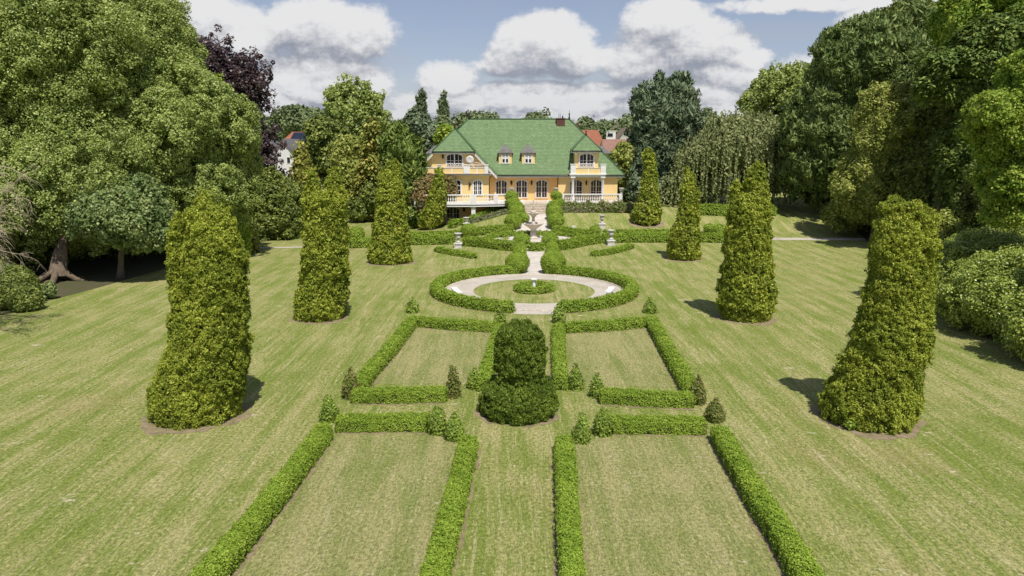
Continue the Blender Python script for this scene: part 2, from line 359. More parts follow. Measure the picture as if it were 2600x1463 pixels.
RC = np.array([1.52, 48.2])   # centre of the round gravel court
def lawnmat(name, dry=0.0, rings=True, dull=0.0):
    m, t, p, out = newmat(name); geo = t.node('ShaderNodeNewGeometry'); P = geo.outputs['Position']
    sp = t.node('ShaderNodeSeparateXYZ', i_0=P)
    streak = t.noise(t.mapping(P, (2.0, .13, 1), (0, 0, math.radians(-5))), 1.0, 6, .66, .9)
    streak2 = t.noise(t.mapping(P, (6.0, .4, 1), (0, 0, math.radians(-6)), (4, 2, 0)), 1.0, 6, .7, .8)
    patch = t.noise(P, .16, 5, .6); patch2 = t.noise(t.mapping(P, (1, 1, 1), loc=(9, 3, 0)), .55, 6, .62)
    fine = t.noise(P, 9.0, 5, .75); fine2 = t.noise(t.mapping(P, (1, .6, 1), loc=(3, 3, 0)), 28.0, 3, .7)
    # mowing bands, bent by a slow noise; around the court they run in circles
    wob = t.m('MULTIPLY', t.noise(P, .04, 2), 7.0)
    band = t.m('SINE', t.m('ADD', t.m('MULTIPLY', t.m('ADD', sp.outputs[0], t.m('MULTIPLY', sp.outputs[1], .08)), 3.6), wob))
    dx = t.m('SUBTRACT', sp.outputs[0], float(RC[0])); dy = t.m('SUBTRACT', sp.outputs[1], float(RC[1]))
    rr = t.m('SQRT', t.m('ADD', t.m('MULTIPLY', dx, dx), t.m('MULTIPLY', dy, dy)))
    ringb = t.m('SINE', t.m('ADD', t.m('MULTIPLY', rr, 3.6), t.m('MULTIPLY', patch2, 5.0)))
    near = t.m('MULTIPLY', t.m('SUBTRACT', 1., t.ramp(rr, 9., 12.5)), 1.0 if rings else 0.0)
    bandm = t.m('ADD', t.m('MULTIPLY', band, t.m('SUBTRACT', 1., near)), t.m('MULTIPLY', ringb, near))
    f = t.m('ADD', t.m('MULTIPLY', streak, .42), t.m('MULTIPLY', streak2, .26))
    f = t.m('ADD', f, t.m('MULTIPLY', patch, .22)); f = t.m('ADD', f, t.m('MULTIPLY', patch2, .22)); f = t.m('ADD', f, t.m('MULTIPLY', fine, .42))
    f = t.m('ADD', f, t.m('MULTIPLY', bandm, .023)); f = t.m('ADD', f, dry-.062)
    dryf = t.ramp(f, .63, .82)
    col = t.mix(dryf, (.18, .228, .046), (.35, .33, .14))
    col = t.mix(t.ramp(f, .50, .64), (.145, .205, .03), col)
    col = t.mix(t.m('MULTIPLY', t.ramp(t.noise(t.mapping(P, loc=(2, 7, 0)), .11, 4, .6), .56, .70), .45), col, (.34, .275, .13))
    ln = t.ramp(t.noise(t.mapping(P, (7.5, .28, 1), (0, 0, math.radians(-5)), (1, 8, 0)), 1.0, 5, .65, .6), .57, .68)
    col = t.mix(t.m('MULTIPLY', ln, .55), col, (.47, .43, .25))
    straw = t.m('MULTIPLY', t.ramp(t.m('ADD', t.m('MULTIPLY', streak2, .7), t.m('MULTIPLY', fine, .45)), .64, .76), .7)
    col = t.mix(straw, col, (.56, .51, .32))
    sand = t.ramp(t.m('ADD', t.noise(t.mapping(P, (.6, 1.2, 1), loc=(5, 5, 0)), .9, 6, .72), t.m('MULTIPLY', fine, .12)), .69, .75)
    col = t.mix(sand, col, (.50, .45, .31))
    fa = t.noise(t.mapping(P, (26, 5, 1), (0, 0, .5)), 1.0, 4, .7, .8); fb_ = t.noise(t.mapping(P, (26, 6, 1), (0, 0, -.9), (3, 1, 0)), 1.0, 4, .7, .8)
    tex = t.m('ADD', t.m('ADD', t.m('MULTIPLY', fa, .35), t.m('MULTIPLY', fb_, .35)), t.m('ADD', t.m('MULTIPLY', fine2, .2), t.m('MULTIPLY', fine, .35)))
    if dull: col = t.mix(dull, col, (.25, .235, .12))
    shade = t.m('ADD', .55, t.m('MULTIPLY', t.ramp(tex, .48, .78), .92))
    vm = t.n.new('ShaderNodeVectorMath'); vm.operation = 'SCALE'; t.set(vm.inputs[0], col); t.set(vm.inputs['Scale'], shade)
    t.set(p.inputs['Base Color'], vm.outputs[0]); p.inputs['Roughness'].default_value = .9; p.inputs['Specular IOR Level'].default_value = .1
    b = t.node('ShaderNodeBump'); b.inputs['Strength'].default_value = .9; b.inputs['Distance'].default_value = .06
    t.set(b.inputs['Height'], t.m('ADD', fine, t.m('MULTIPLY', fine2, .6))); t.set(p.inputs['Normal'], b.outputs[0])
    return m
M['lawn'] = lawnmat('mown_lawn'); M['panel'] = lawnmat('dry_parterre_lawn', .025, False, .28)
def gravelmat():
    m, t, p, out = newmat('pale_gravel'); geo = t.node('ShaderNodeNewGeometry'); P = geo.outputs['Position']
    v = t.n.new('ShaderNodeTexVoronoi'); t.set(v.inputs['Vector'], P); v.inputs['Scale'].default_value = 14
    n = t.noise(P, .8, 6, .65); n2 = t.noise(P, 6, 4, .7)
    col = t.mix(t.ramp(n, .4, .7), (.60, .55, .47), (.47, .43, .36))
    col = t.mix(t.ramp(n2, .60, .72), col, (.34, .32, .24))
    col = t.mix(t.m('MULTIPLY', v.outputs['Distance'], .55), col, (.25, .22, .18))
    t.set(p.inputs['Base Color'], col); p.inputs['Roughness'].default_value = .9
    b = t.node('ShaderNodeBump'); b.inputs['Strength'].default_value = .7; b.inputs['Distance'].default_value = .03
    t.set(b.inputs['Height'], v.outputs['Distance']); t.set(p.inputs['Normal'], b.outputs[0])
    return m
M['gravel'] = gravelmat()
M['pave'] = plain('paving', (.60, .55, .50), (.47, .43, .38), 1.2, .85, .3, 12)
# ------------------------------------------------------------ foliage
CAMP = np.array([0, 0, CAMH])
def unit(v): return v/(np.linalg.norm(v, axis=-1, keepdims=True)+1e-9)
def quads(P, N, L, aspect=1.4, jit=.5, tdir=None, tj=.4):
    """one leaf-sized rhombus per point"""
    n = len(P); N = unit(N+jit*rng.normal(size=(n, 3)))
    if tdir is None: t = rng.normal(size=(n, 3))
    else: t = tdir+tj*rng.normal(size=(n, 3))
    t = unit(t-(t*N).sum(1, keepdims=True)*N); b = np.cross(N, t)
    s = L*(.65+.7*rng.random((n, 1)))
    a = t*s*aspect*.5; c = b*s*.5
    V = np.stack([P-a, P-a*.1+c, P+a, P-a*.1-c], 1)
    return V
def sph_expand(P, N, R, k, bias=.9, rj=(.75, 1.08)):
    """k points on a little dome round each point"""
    P = np.repeat(P, k, 0); N = np.repeat(N, k, 0); R = np.repeat(np.broadcast_to(R, (len(P)//k,)), k)[:, None]
    d = unit(unit(rng.normal(size=P.shape))+bias*N)
    return P+d*R*rng.uniform(rj[0], rj[1], (len(P), 1)), unit(d+.25*N)
class Ell:
    def __init__(s, c, r): s.c = np.array(c, float); s.r = np.array(r, float)
    def area(s): a, b, c = s.r; p = 1.6; return 4*math.pi*(((a*b)**p+(a*c)**p+(b*c)**p)/3)**(1/p)
    def sample(s, n):
        i = np.arange(n)+.5+rng.uniform(-.5, .5, n); z = np.clip(1-2*i/n, -1, 1); a = np.arange(n)*2.399963+rng.uniform(-1, 1, n)*3.5/math.sqrt(n)+rng.uniform(0, 6.28)
        q = np.sqrt(1-z*z); d = np.stack([q*np.cos(a), q*np.sin(a), z], 1); return s.c+d*s.r, unit(d/s.r)
    def inside(s, P, k=.93): return (((P-s.c)/(s.r*k))**2).sum(1) < 1
    def core(s, inset):
        r = np.maximum(s.r-inset, s.r*.35); vs = []; A, B = 14, 8
        for i in range(B+1):
            th = math.pi*i/B
            for k in range(A):
                ph = 2*math.pi*k/A; vs.append(s.c+r*np.array([math.sin(th)*math.cos(ph), math.sin(th)*math.sin(ph), math.cos(th)]))
        return np.array(vs), np.array([(i*A+k, (i+1)*A+k, (i+1)*A+(k+1) % A, i*A+(k+1) % A) for i in range(B) for k in range(A)])
class Stack:
    """upright body from a list of (z, centre x, radius); yc depth, dr depth ratio"""
    def __init__(s, rows, yc, dr=1.0):
        rows = sorted(rows); s.z, s.x, s.r0 = [np.array(q, float) for q in zip(*rows)]; s.yc = yc; s.dr = dr
    def at(s, z): return np.interp(z, s.z, s.x), np.interp(z, s.z, s.r0)
    def area(s): return float(np.sum(np.hypot(np.diff(s.z), np.diff(s.r0))*2*math.pi*(s.r0[1:]+s.r0[:-1])/2*(1+s.dr)/2))
    def sample(s, n):
        seg = np.hypot(np.diff(s.z), np.diff(s.r0))*(s.r0[1:]+s.r0[:-1]); cs = np.r_[0, np.cumsum(seg/seg.sum())]; q = (np.arange(n)+rng.random(n))/n; i = np.clip(np.searchsorted(cs, q, 'right')-1, 0, len(seg)-1); f = (q-cs[i])/(cs[i+1]-cs[i]+1e-9)
        z = s.z[i]*(1-f)+s.z[i+1]*f; x, r = s.at(z); a = (np.arange(n)*2.399963+rng.uniform(-1, 1, n)*3.5/math.sqrt(n)) % (2*math.pi)
        P = np.stack([x+r*np.cos(a), s.yc+r*s.dr*np.sin(a), z], 1)
        dz = s.z[i+1]-s.z[i]; drr = s.r0[i+1]-s.r0[i]; L = np.hypot(dz, drr)+1e-9
        return P, unit(np.stack([np.cos(a)*dz/L, np.sin(a)*dz/L/s.dr, -drr/L], 1))
    def inside(s, P, k=.9):
        x, r = s.at(P[:, 2]); ok = (P[:, 2] > s.z[0]) & (P[:, 2] < s.z[-1])
        return ok & (((P[:, 0]-x)**2+((P[:, 1]-s.yc)/s.dr)**2) < (r*k)**2)
    def core(s, inset):
        A = 16; vs = []; zs = np.linspace(s.z[0], s.z[-1]-inset, max(4, int((s.z[-1]-s.z[0])/.5)))
        for z in zs:
            x, r = s.at(z); r = max(r-inset, r*.4)
            for k in range(A):
                a = 2*math.pi*k/A; vs.append((x+r*math.cos(a), s.yc+r*s.dr*math.sin(a), z))
        n = len(zs); f = [(i*A+k, i*A+(k+1) % A, (i+1)*A+(k+1) % A, (i+1)*A+k) for i in range(n-1) for k in range(A)]
        b = (n-1)*A; f += [(b, b+k, b+k+1, b+k+2) for k in range(1, A-2, 2)]
        return np.array(vs), np.array(f)
def shell(bodies, n, cull=True):
    ar = np.array([b.area() for b in bodies]); Ps, Ns = [], []
    for b, a in zip(bodies, ar):
        k = max(4, int(n*a/ar.sum())); P, N = b.sample(k); keep = np.ones(len(P), bool)
        for o in bodies:
            if o is not b: keep &= ~o.inside(P)
        if cull:
            d = unit(CAMP-P); keep &= ((d*N).sum(1) > -.45) | (rng.random(len(P)) < .25)
        keep &= P[:, 2] > T(P[:, 0], P[:, 1])-.3
        Ps.append(P[keep]); Ns.append(N[keep])
    return np.concatenate(Ps), np.concatenate(Ns)
def crown_mesh(name, bodies, mat, style, L, cr=.3, cov=1.6, lobes=None, inset=None, maxn=220000, core=True, stray=0.0, dens=1.5, rj=(.7, 1.08), sink=.45, lump=0., lw=1., fill=1., tip=.7, asp=1.5):
    """leaf faces over the bodies' surface -> (mesh data V, quads, mi)"""
    area = sum(b.area() for b in bodies)
    if lobes:                       # coarse lobes of radius R break the outline first
        R, ln = lobes; nl = max(6, int(area/(math.pi*R*R)*ln*1.5))
        P, N = shell(bodies, nl); P = P-N*R*(sink+rng.uniform(-.4, .4, (len(P), 1))); Rv = R*rng.uniform(.6, 1.25, len(P))
        k = max(4, int(2*R*R/(cr*cr)*dens))
        if lump:
            w = 6.283/lw; ph = rng.uniform(0, 6.28, 6)
            f = np.sin(P[:, 0]*w+ph[0]+1.7*np.sin(P[:, 2]*w*.4+ph[1]))+np.sin(P[:, 2]*w*.7+ph[2]+1.5*np.sin(P[:, 1]*w*.6+ph[3]))+.7*np.sin((P[:, 0]-P[:, 2])*w*1.9+ph[4])+.7*np.sin(P[:, 1]*w*1.3+P[:, 2]*w+ph[5])
            P = P+N*(lump*f/2)[:, None]
        P, N = sph_expand(P, N, Rv, k, .75, (.8, 1.05))
        up = N[:, 2] > -.75; P, N = P[up], N[up]
    else:
        nc = max(8, int(area/(math.pi*cr*cr)*dens)); P, N = shell(bodies, nc); P = P-N*cr*(.2 if style == 'weep' else .7)
    if lobes and style != 'broad':
        for bd in bodies:
            if isinstance(bd, Stack):
                tl = tip; zt = np.linspace(bd.z[-1]-tl, bd.z[-1]-.02, 26); x = bd.at(zt)[0]; w = (bd.z[-1]-zt)*.35
                P = np.concatenate([P, np.stack([x+rng.normal(scale=1, size=26)*w*.6, bd.yc+rng.normal(scale=1, size=26)*w*.6, zt], 1)]); N = np.concatenate([N, unit(np.stack([rng.normal(size=26)*.4, rng.normal(size=26)*.4-.3, np.ones(26)], 1))])
    crv = cr*rng.uniform(.5, 1.5, len(P))
    if stray: P = P+N*(rng.random((len(P), 1))**3)*stray
    tot = len(P); per = max(3, int(cov*2*math.pi*cr*cr/(.5*L*L*(asp/1.5))*.5))
    if tot*per > maxn: per = max(3, int(maxn/tot))
    if tot*per > maxn*1.3:
        idx = rng.choice(tot, int(maxn*1.3/per), replace=False); P, N, crv = P[idx], N[idx], crv[idx]
    if style in ('clump', 'broad'):
        Q, QN = sph_expand(P-N*cr*.35, N, crv, per, .7 if style == 'clump' else .3, rj)
        if style == 'clump': V = quads(Q, QN, L, asp, .75, QN*.5+np.array([0, 0, .6]), .5)
        else:
            QN2 = QN+np.array([0, 0, .45]); V = quads(Q, QN2, L, 1.35, .6)
    elif style == 'tuft':           # upright needle tufts
        Q, QN = sph_expand(P-N*cr*.35, N, crv, per, .6, (.5, 1.1))
        V = quads(Q, QN, L, 3.6, .9, QN*.8+np.array([0, 0, .8]), .35)
    elif style == 'spray':          # flat sprays that droop at the tip
        Q = np.repeat(P, per, 0); QN = np.repeat(N, per, 0); out = unit(QN*np.array([1, 1, .15])+1e-6+.45*rng.normal(size=QN.shape))
        rr = rng.random((len(Q), 1))**.7*cr*1.5; Q = Q-QN*cr*.5+out*rr+np.array([0, 0, -.35])*rr*rr/cr*.8
        V = quads(Q, np.array([0, 0, 1.])+.5*QN, L, 2.2, .45, out+np.array([0, 0, -.5]), .3)
    elif style == 'weep':           # hanging strands
        k = 22; out = unit(N*np.array([1, 1, 0])+.01); ln = rng.uniform(1.2, 4.2, len(P)); t = np.linspace(0, 1, k)
        Q = P[:, None, :]+out[:, None, :]*(np.sqrt(t)[None, :, None]*.35)*ln[:, None, None]*.5
        Q = Q+np.array([0, 0, -1.])*(t[None, :, None]*ln[:, None, None]); Q = Q+rng.normal(scale=.06, size=Q.shape); Q = Q.reshape(-1, 3)
        Q = Q[Q[:, 2] > T(Q[:, 0], Q[:, 1])+.1]
        V = quads(Q, np.tile([0, -1., .2], (len(Q), 1)), L, 1.6, .9, np.array([0, 0, -1.]), .35)
    ins = inset if inset is not None else cr*.9
    if core:
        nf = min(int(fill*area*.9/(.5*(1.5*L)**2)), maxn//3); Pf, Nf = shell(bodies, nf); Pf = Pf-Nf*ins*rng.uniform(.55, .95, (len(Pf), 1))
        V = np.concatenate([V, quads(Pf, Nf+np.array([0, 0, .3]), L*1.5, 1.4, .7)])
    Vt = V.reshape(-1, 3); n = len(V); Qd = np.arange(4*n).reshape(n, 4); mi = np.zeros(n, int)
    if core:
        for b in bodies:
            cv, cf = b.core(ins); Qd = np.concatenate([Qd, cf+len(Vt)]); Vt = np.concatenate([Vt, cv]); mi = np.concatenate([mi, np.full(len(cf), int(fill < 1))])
    return Vt, Qd, mi
def foliage_obj(name, bodies, mat, style, L, parent=None, origin=None, **kw):
    Vt, Qd, mi = crown_mesh(name, bodies, mat, style, L, **kw)
    off = wloc(parent) if parent is not None else np.array(origin, float)
    me = fastmesh(name, Vt, Qd, [mat, M['shaded_twig']], mi, off)
    return link(name, me, parent, off if parent is None else None)
def trunk(parent, base, top, r, limbs=(), mat=None):
    b = MB(); base = np.array(base, float); top = np.array(top, float)
    pts = [base+(top-base)*t+np.array([.12*math.sin(5*t+base[0]), 0, 0])*r*2 for t in np.linspace(0, 1, 6)]
    b.tube([pts[0]-np.array([0, 0, .3])]+pts, [r*1.5, r*1.25]+[r*(1-.12*i) for i in range(1, 6)], 10)
    for l in limbs:
        l = np.array(l, float); s = pts[3]; mid = (s+l)/2+np.array([0, 0, .08*np.linalg.norm(l-s)])
        b.tube([s, mid, s+(l-s)*.8], [r*.5, r*.3, r*.08], 6)
    return b.build('trunk', mat or M['bark'], parent)

# ------------------------------------------------------------ ground
def setting():
    xs = np.concatenate([[-1500,-800,-400,-250,-150], np.arange(-110, -44, 3), np.arange(-44, 50, .8), np.arange(50, 112, 3), [150,250,400,800,1500]])
    ys = np.concatenate([[-300,-50], np.arange(0, 54, 3), np.arange(54, 106, .8), np.arange(106, 200, 4), [220,250,300,350,420,500,700,1000,1600,3000]])
    X, Y = np.meshgrid(xs, ys); V = np.stack([X, Y, T(X, Y)], -1).reshape(-1, 3); a, b = len(xs), len(ys)
    i = (np.arange(b-1)[:, None]*a+np.arange(a-1)[None]).ravel()
    me = fastmesh('lawn', V, np.stack([i, i+1, i+a+1, i+a], 1), [M['lawn']], np.zeros(len(i)), np.zeros(3))
    me.polygons.foreach_set('use_smooth', [True]*len(me.polygons))
    tag(link('lawn', me), kind='structure')
def sheet(name, outline, mat, dz=.004, n=None, kind='structure', label=None):
    """flat or draped polygon sheet from ground outline points (x, y)"""
    b = MB(); pts = [(p[0], p[1], float(T(p[0], p[1]))+dz) for p in outline]; b.face(pts)
    return tag(b.build(name, mat), kind=kind, label=label)
def strip(name, L_, R_, mat, dz=.03, sub=12):
    """draped band between two polylines"""
    b = MB(); n = len(L_)
    vs = []; fs = []
    for i in range((n-1)*sub+1):
        s = i/sub; k = min(int(s), n-2); f = s-k
        l = np.array(L_[k][:2])*(1-f)+np.array(L_[k+1][:2])*f; r = np.array(R_[k][:2])*(1-f)+np.array(R_[k+1][:2])*f
        for j in range(5):
            q = l+(r-l)*j/4; vs.append((q[0], q[1], float(T(q[0], q[1]))+dz))
    m = (n-1)*sub
    fs = [(i*5+j, i*5+j+1, (i+1)*5+j+1, (i+1)*5+j) for i in range(m) for j in range(4)]
    b.mesh(vs, fs, True); return tag(b.build(name, mat), kind='structure')
def ring(name, c, r0, r1, mat, dz, a0=0, a1=2*math.pi, jitter=0):
    b = MB(); n = 96; vs = []
    for i in range(n+1):
        a = a0+(a1-a0)*i/n
        for r in (r0, r1):
            rr = r+(jitter*rng.normal() if jitter else 0); x = c[0]+rr*math.cos(a); y = c[1]+rr*math.sin(a); vs.append((x, y, float(T(x, y))+dz))
    b.mesh(vs, [(2*i, 2*i+1, 2*i+3, 2*i+2) for i in range(n)])
    return tag(b.build(name, mat), kind='structure')
def soil_patch(cx, cy, rx, ry, mat=None, name='soil_bed', dz=.005):
    n = 48; ph = rng.uniform(0, 6.28, 4); vs = [(cx, cy, float(T(cx, cy))+dz)]
    for i in range(n):
        a = 2*math.pi*i/n; k = 1+.06*math.sin(3*a+ph[0])+.04*math.sin(7*a+ph[1])+.04*math.sin(13*a+ph[2])
        x, y = cx+rx*k*math.cos(a), cy+ry*k*math.sin(a); vs.append((x, y, float(T(x, y))+dz))
    b = MB(); b.mesh(vs, [(0, 1+i, 1+(i+1) % n) for i in range(n)])
    return tag(b.build(name, mat or M['soil']), kind='structure')

# ------------------------------------------------------------ clipped hedges and balls
def resample(pts, step):
    pts = np.array(pts, float); d = np.r_[0, np.cumsum(np.linalg.norm(np.diff(pts, axis=0), axis=1))]
    n = max(2, int(d[-1]/step)+1); s = np.linspace(0, d[-1], n)
    return np.stack([np.interp(s, d, pts[:, k]) for k in range(pts.shape[1])], 1), d[-1]
def hedge(pts, w, h, label, group, mat=None, L=None, cov=2.2, name='box_hedge', closed=False, cat='hedge', sag=.05):
    """pts: ground centre line [(x,y)..]"""
    C, length = resample([p[:2] for p in pts], .25)
    tg = np.gradient(C, axis=0); tg = tg/np.linalg.norm(tg, axis=1, keepdims=True); nr = np.stack([-tg[:, 1], tg[:, 0]], 1)
    mid = C[len(C)//2]; dist = math.hypot(mid[0], mid[1]); L = L or max(.032, .0012*dist)
    org = np.array([mid[0], mid[1], float(T(*mid))])
    n = len(C); wob = lambda u, s: .5*np.sin(u*1.9+s)+.3*np.sin(u*4.3+2*s)+.3*np.sin(u*9.1+3*s)
    s0 = rng.uniform(0, 9); arc = np.linspace(0, length, n)
    def pt(u, q):      # u arc position, q 0..1 round the section (left foot -> top -> right foot)
        x = np.interp(u, arc, C[:, 0]); y = np.interp(u, arc, C[:, 1]); nx = np.interp(u, arc, nr[:, 0]); ny = np.interp(u, arc, nr[:, 1])
        per = 2*h+w; d = q*per; off = np.where(d < h, w/2, np.where(d > h+w, -w/2, w/2-(d-h))); z = np.where(d < h, d, np.where(d > h+w, per-d, h))
        k = np.minimum(1, np.abs(np.abs(off)-0)/(w/2)); z = np.where((d >= h) & (d <= h+w), z-.16*h*k**6, z)
        bul = 1+.05*wob(u, s0)+.05*np.sin(math.pi*np.clip(z/h, 0, 1)); off = off*bul; z = z*(1+sag*wob(u*1.1, s0+4))
        X = x+nx*off; Y = y+ny*off; Z = T(X, Y)+z
        side = np.where(d < h, 1., np.where(d > h+w, -1., 0.)); N = np.stack([nx*side, ny*side, np.where(side == 0, 1., .25)], -1)
        return np.stack([X, Y, Z], -1), unit(N)
    area = length*(w+2*h)+2*w*h; nl = int(cov*area/(.5*L*L)); nl = min(nl, 150000)
    u = rng.uniform(0, length, nl); q = rng.random(nl); P, N = pt(u, q)
    d = unit(CAMP-P); keep = ((d*N).sum(1) > -.35) | (rng.random(nl) < .3); P, N = P[keep], N[keep]
    if not closed:                       # ends
        ne = int(cov*w*h/(.5*L*L))
        for e, sg in ((0, -1), (length, 1)):
            uu = np.full(ne, e); A, _ = pt(uu, rng.random(ne)); B = np.interp(uu, arc, C[:, 0]), np.interp(uu, arc, C[:, 1])
            f = rng.random(ne)**.5; A[:, 0] = B[0]+(A[:, 0]-B[0])*f; A[:, 1] = B[1]+(A[:, 1]-B[1])*f
            zb = T(A[:, 0], A[:, 1]); A[:, 2] = zb+(A[:, 2]-zb)*rng.random(ne)**.3
            t = tg[0 if e == 0 else -1]*sg; A[:, :2] += t*.03; NN = np.tile([t[0], t[1], .2], (ne, 1)); P = np.concatenate([P, A]); N = np.concatenate([N, NN])
    P = P+N*(.018*(np.sin(P[:, 0]*9+P[:, 2]*7)+np.sin(P[:, 1]*8-P[:, 2]*6+P[:, 0]*3)+np.sin(P[:, 0]*17+P[:, 1]*15)))[:, None]
    P = P+N*rng.normal(scale=L*.6, size=(len(P), 1))+rng.normal(scale=L*.3, size=P.shape)
    side = N[:, 2] < .6; kp = ~side | (rng.random(len(P)) < .62); P, N, side = P[kp], N[kp], side[kp]  # thins side leaves so the dark core makes the sides look shaded
    P[side] += N[side]*rng.normal(scale=L*.7, size=(side.sum(), 1))
    top = N[:, 2] > .8; P[top, 2] += np.abs(rng.normal(scale=L*.6, size=top.sum()))
    V = quads(P, N+np.array([0, 0, .25]), L, 1.5, .55).reshape(-1, 3); m = len(P); Q = np.arange(4*m).reshape(m, 4); mi = np.zeros(m, int)
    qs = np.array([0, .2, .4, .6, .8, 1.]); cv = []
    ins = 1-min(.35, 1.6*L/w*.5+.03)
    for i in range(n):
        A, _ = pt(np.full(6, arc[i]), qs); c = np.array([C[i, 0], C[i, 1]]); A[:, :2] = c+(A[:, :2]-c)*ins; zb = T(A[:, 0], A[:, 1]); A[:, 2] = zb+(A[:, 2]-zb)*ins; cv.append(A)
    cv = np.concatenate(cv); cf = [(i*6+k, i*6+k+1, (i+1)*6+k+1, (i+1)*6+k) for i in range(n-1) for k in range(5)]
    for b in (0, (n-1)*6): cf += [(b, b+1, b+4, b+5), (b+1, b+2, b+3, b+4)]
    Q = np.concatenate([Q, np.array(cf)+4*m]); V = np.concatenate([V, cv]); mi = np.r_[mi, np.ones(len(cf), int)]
    o = link(name, fastmesh(name, V, Q, [mat or M['box'], M['shaded_twig']], mi, org), None, org)
    return tag(o, label, cat, group)
def clipped(bodies, name, label, cat, group, mat, L, cov=2.1, origin=None, jit=.4, lump=.012):
    area = sum(b.area() for b in bodies); nl = int(cov*area/(.5*L*L)); P, N = shell(bodies, nl)
    kp = rng.random(len(P)) < np.clip(.62+.55*N[:, 2], .45, 1); P, N = P[kp], N[kp]; P = P+N*rng.normal(scale=L*.5, size=(len(P), 1))*np.clip(1.2-N[:, 2:3], 0, 1)  # fewer leaves low on the body, where the dark core gives a shaded look
    f = np.sin(P[:, 0]*7+P[:, 2]*5)+np.sin(P[:, 1]*6-P[:, 2]*8)+np.sin(P[:, 0]*13+1)
    P = P+N*(rng.normal(scale=L*.5, size=(len(P), 1))+lump*f[:, None]); V = quads(P, N+np.array([0, 0, .2]), L, 1.5, jit).reshape(-1, 3)
    m = len(P); Q = np.arange(4*m).reshape(m, 4); mi = np.zeros(m, int)
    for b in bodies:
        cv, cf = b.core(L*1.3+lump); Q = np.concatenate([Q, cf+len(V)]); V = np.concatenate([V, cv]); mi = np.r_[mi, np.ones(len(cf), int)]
    o = link(name, fastmesh(name, V, Q, [mat, M['shaded_twig']], mi, np.array(origin)), None, origin)
    return tag(o, label, cat, group)
def ball(px, py, rpx, label, group, Y=None, squash=.95, mat=None):
    """box ball whose middle shows at photo pixel px,py with radius rpx"""
    if Y is None:
        g0 = G_(px, py+rpx*.9); Y = g0[1]+.1; 
        r = rpx/F*Y*1.02; Y = Y+r*.6
    r = rpx*.97/F*Y; x, z = HP(px, py, Y); zb = float(T(x, Y))
    rz = r*.9; cz = zb+rz-.06
    clipped([Ell((x, Y, cz), (r, r, rz))], 'box_ball', label, 'topiary ball', group, mat or M['box'], max(.05, .0011*Y), origin=(x, Y, zb))
    return x, Y, zb
def g2(px, py, h=0.): return G_(px, py, h)[:2]

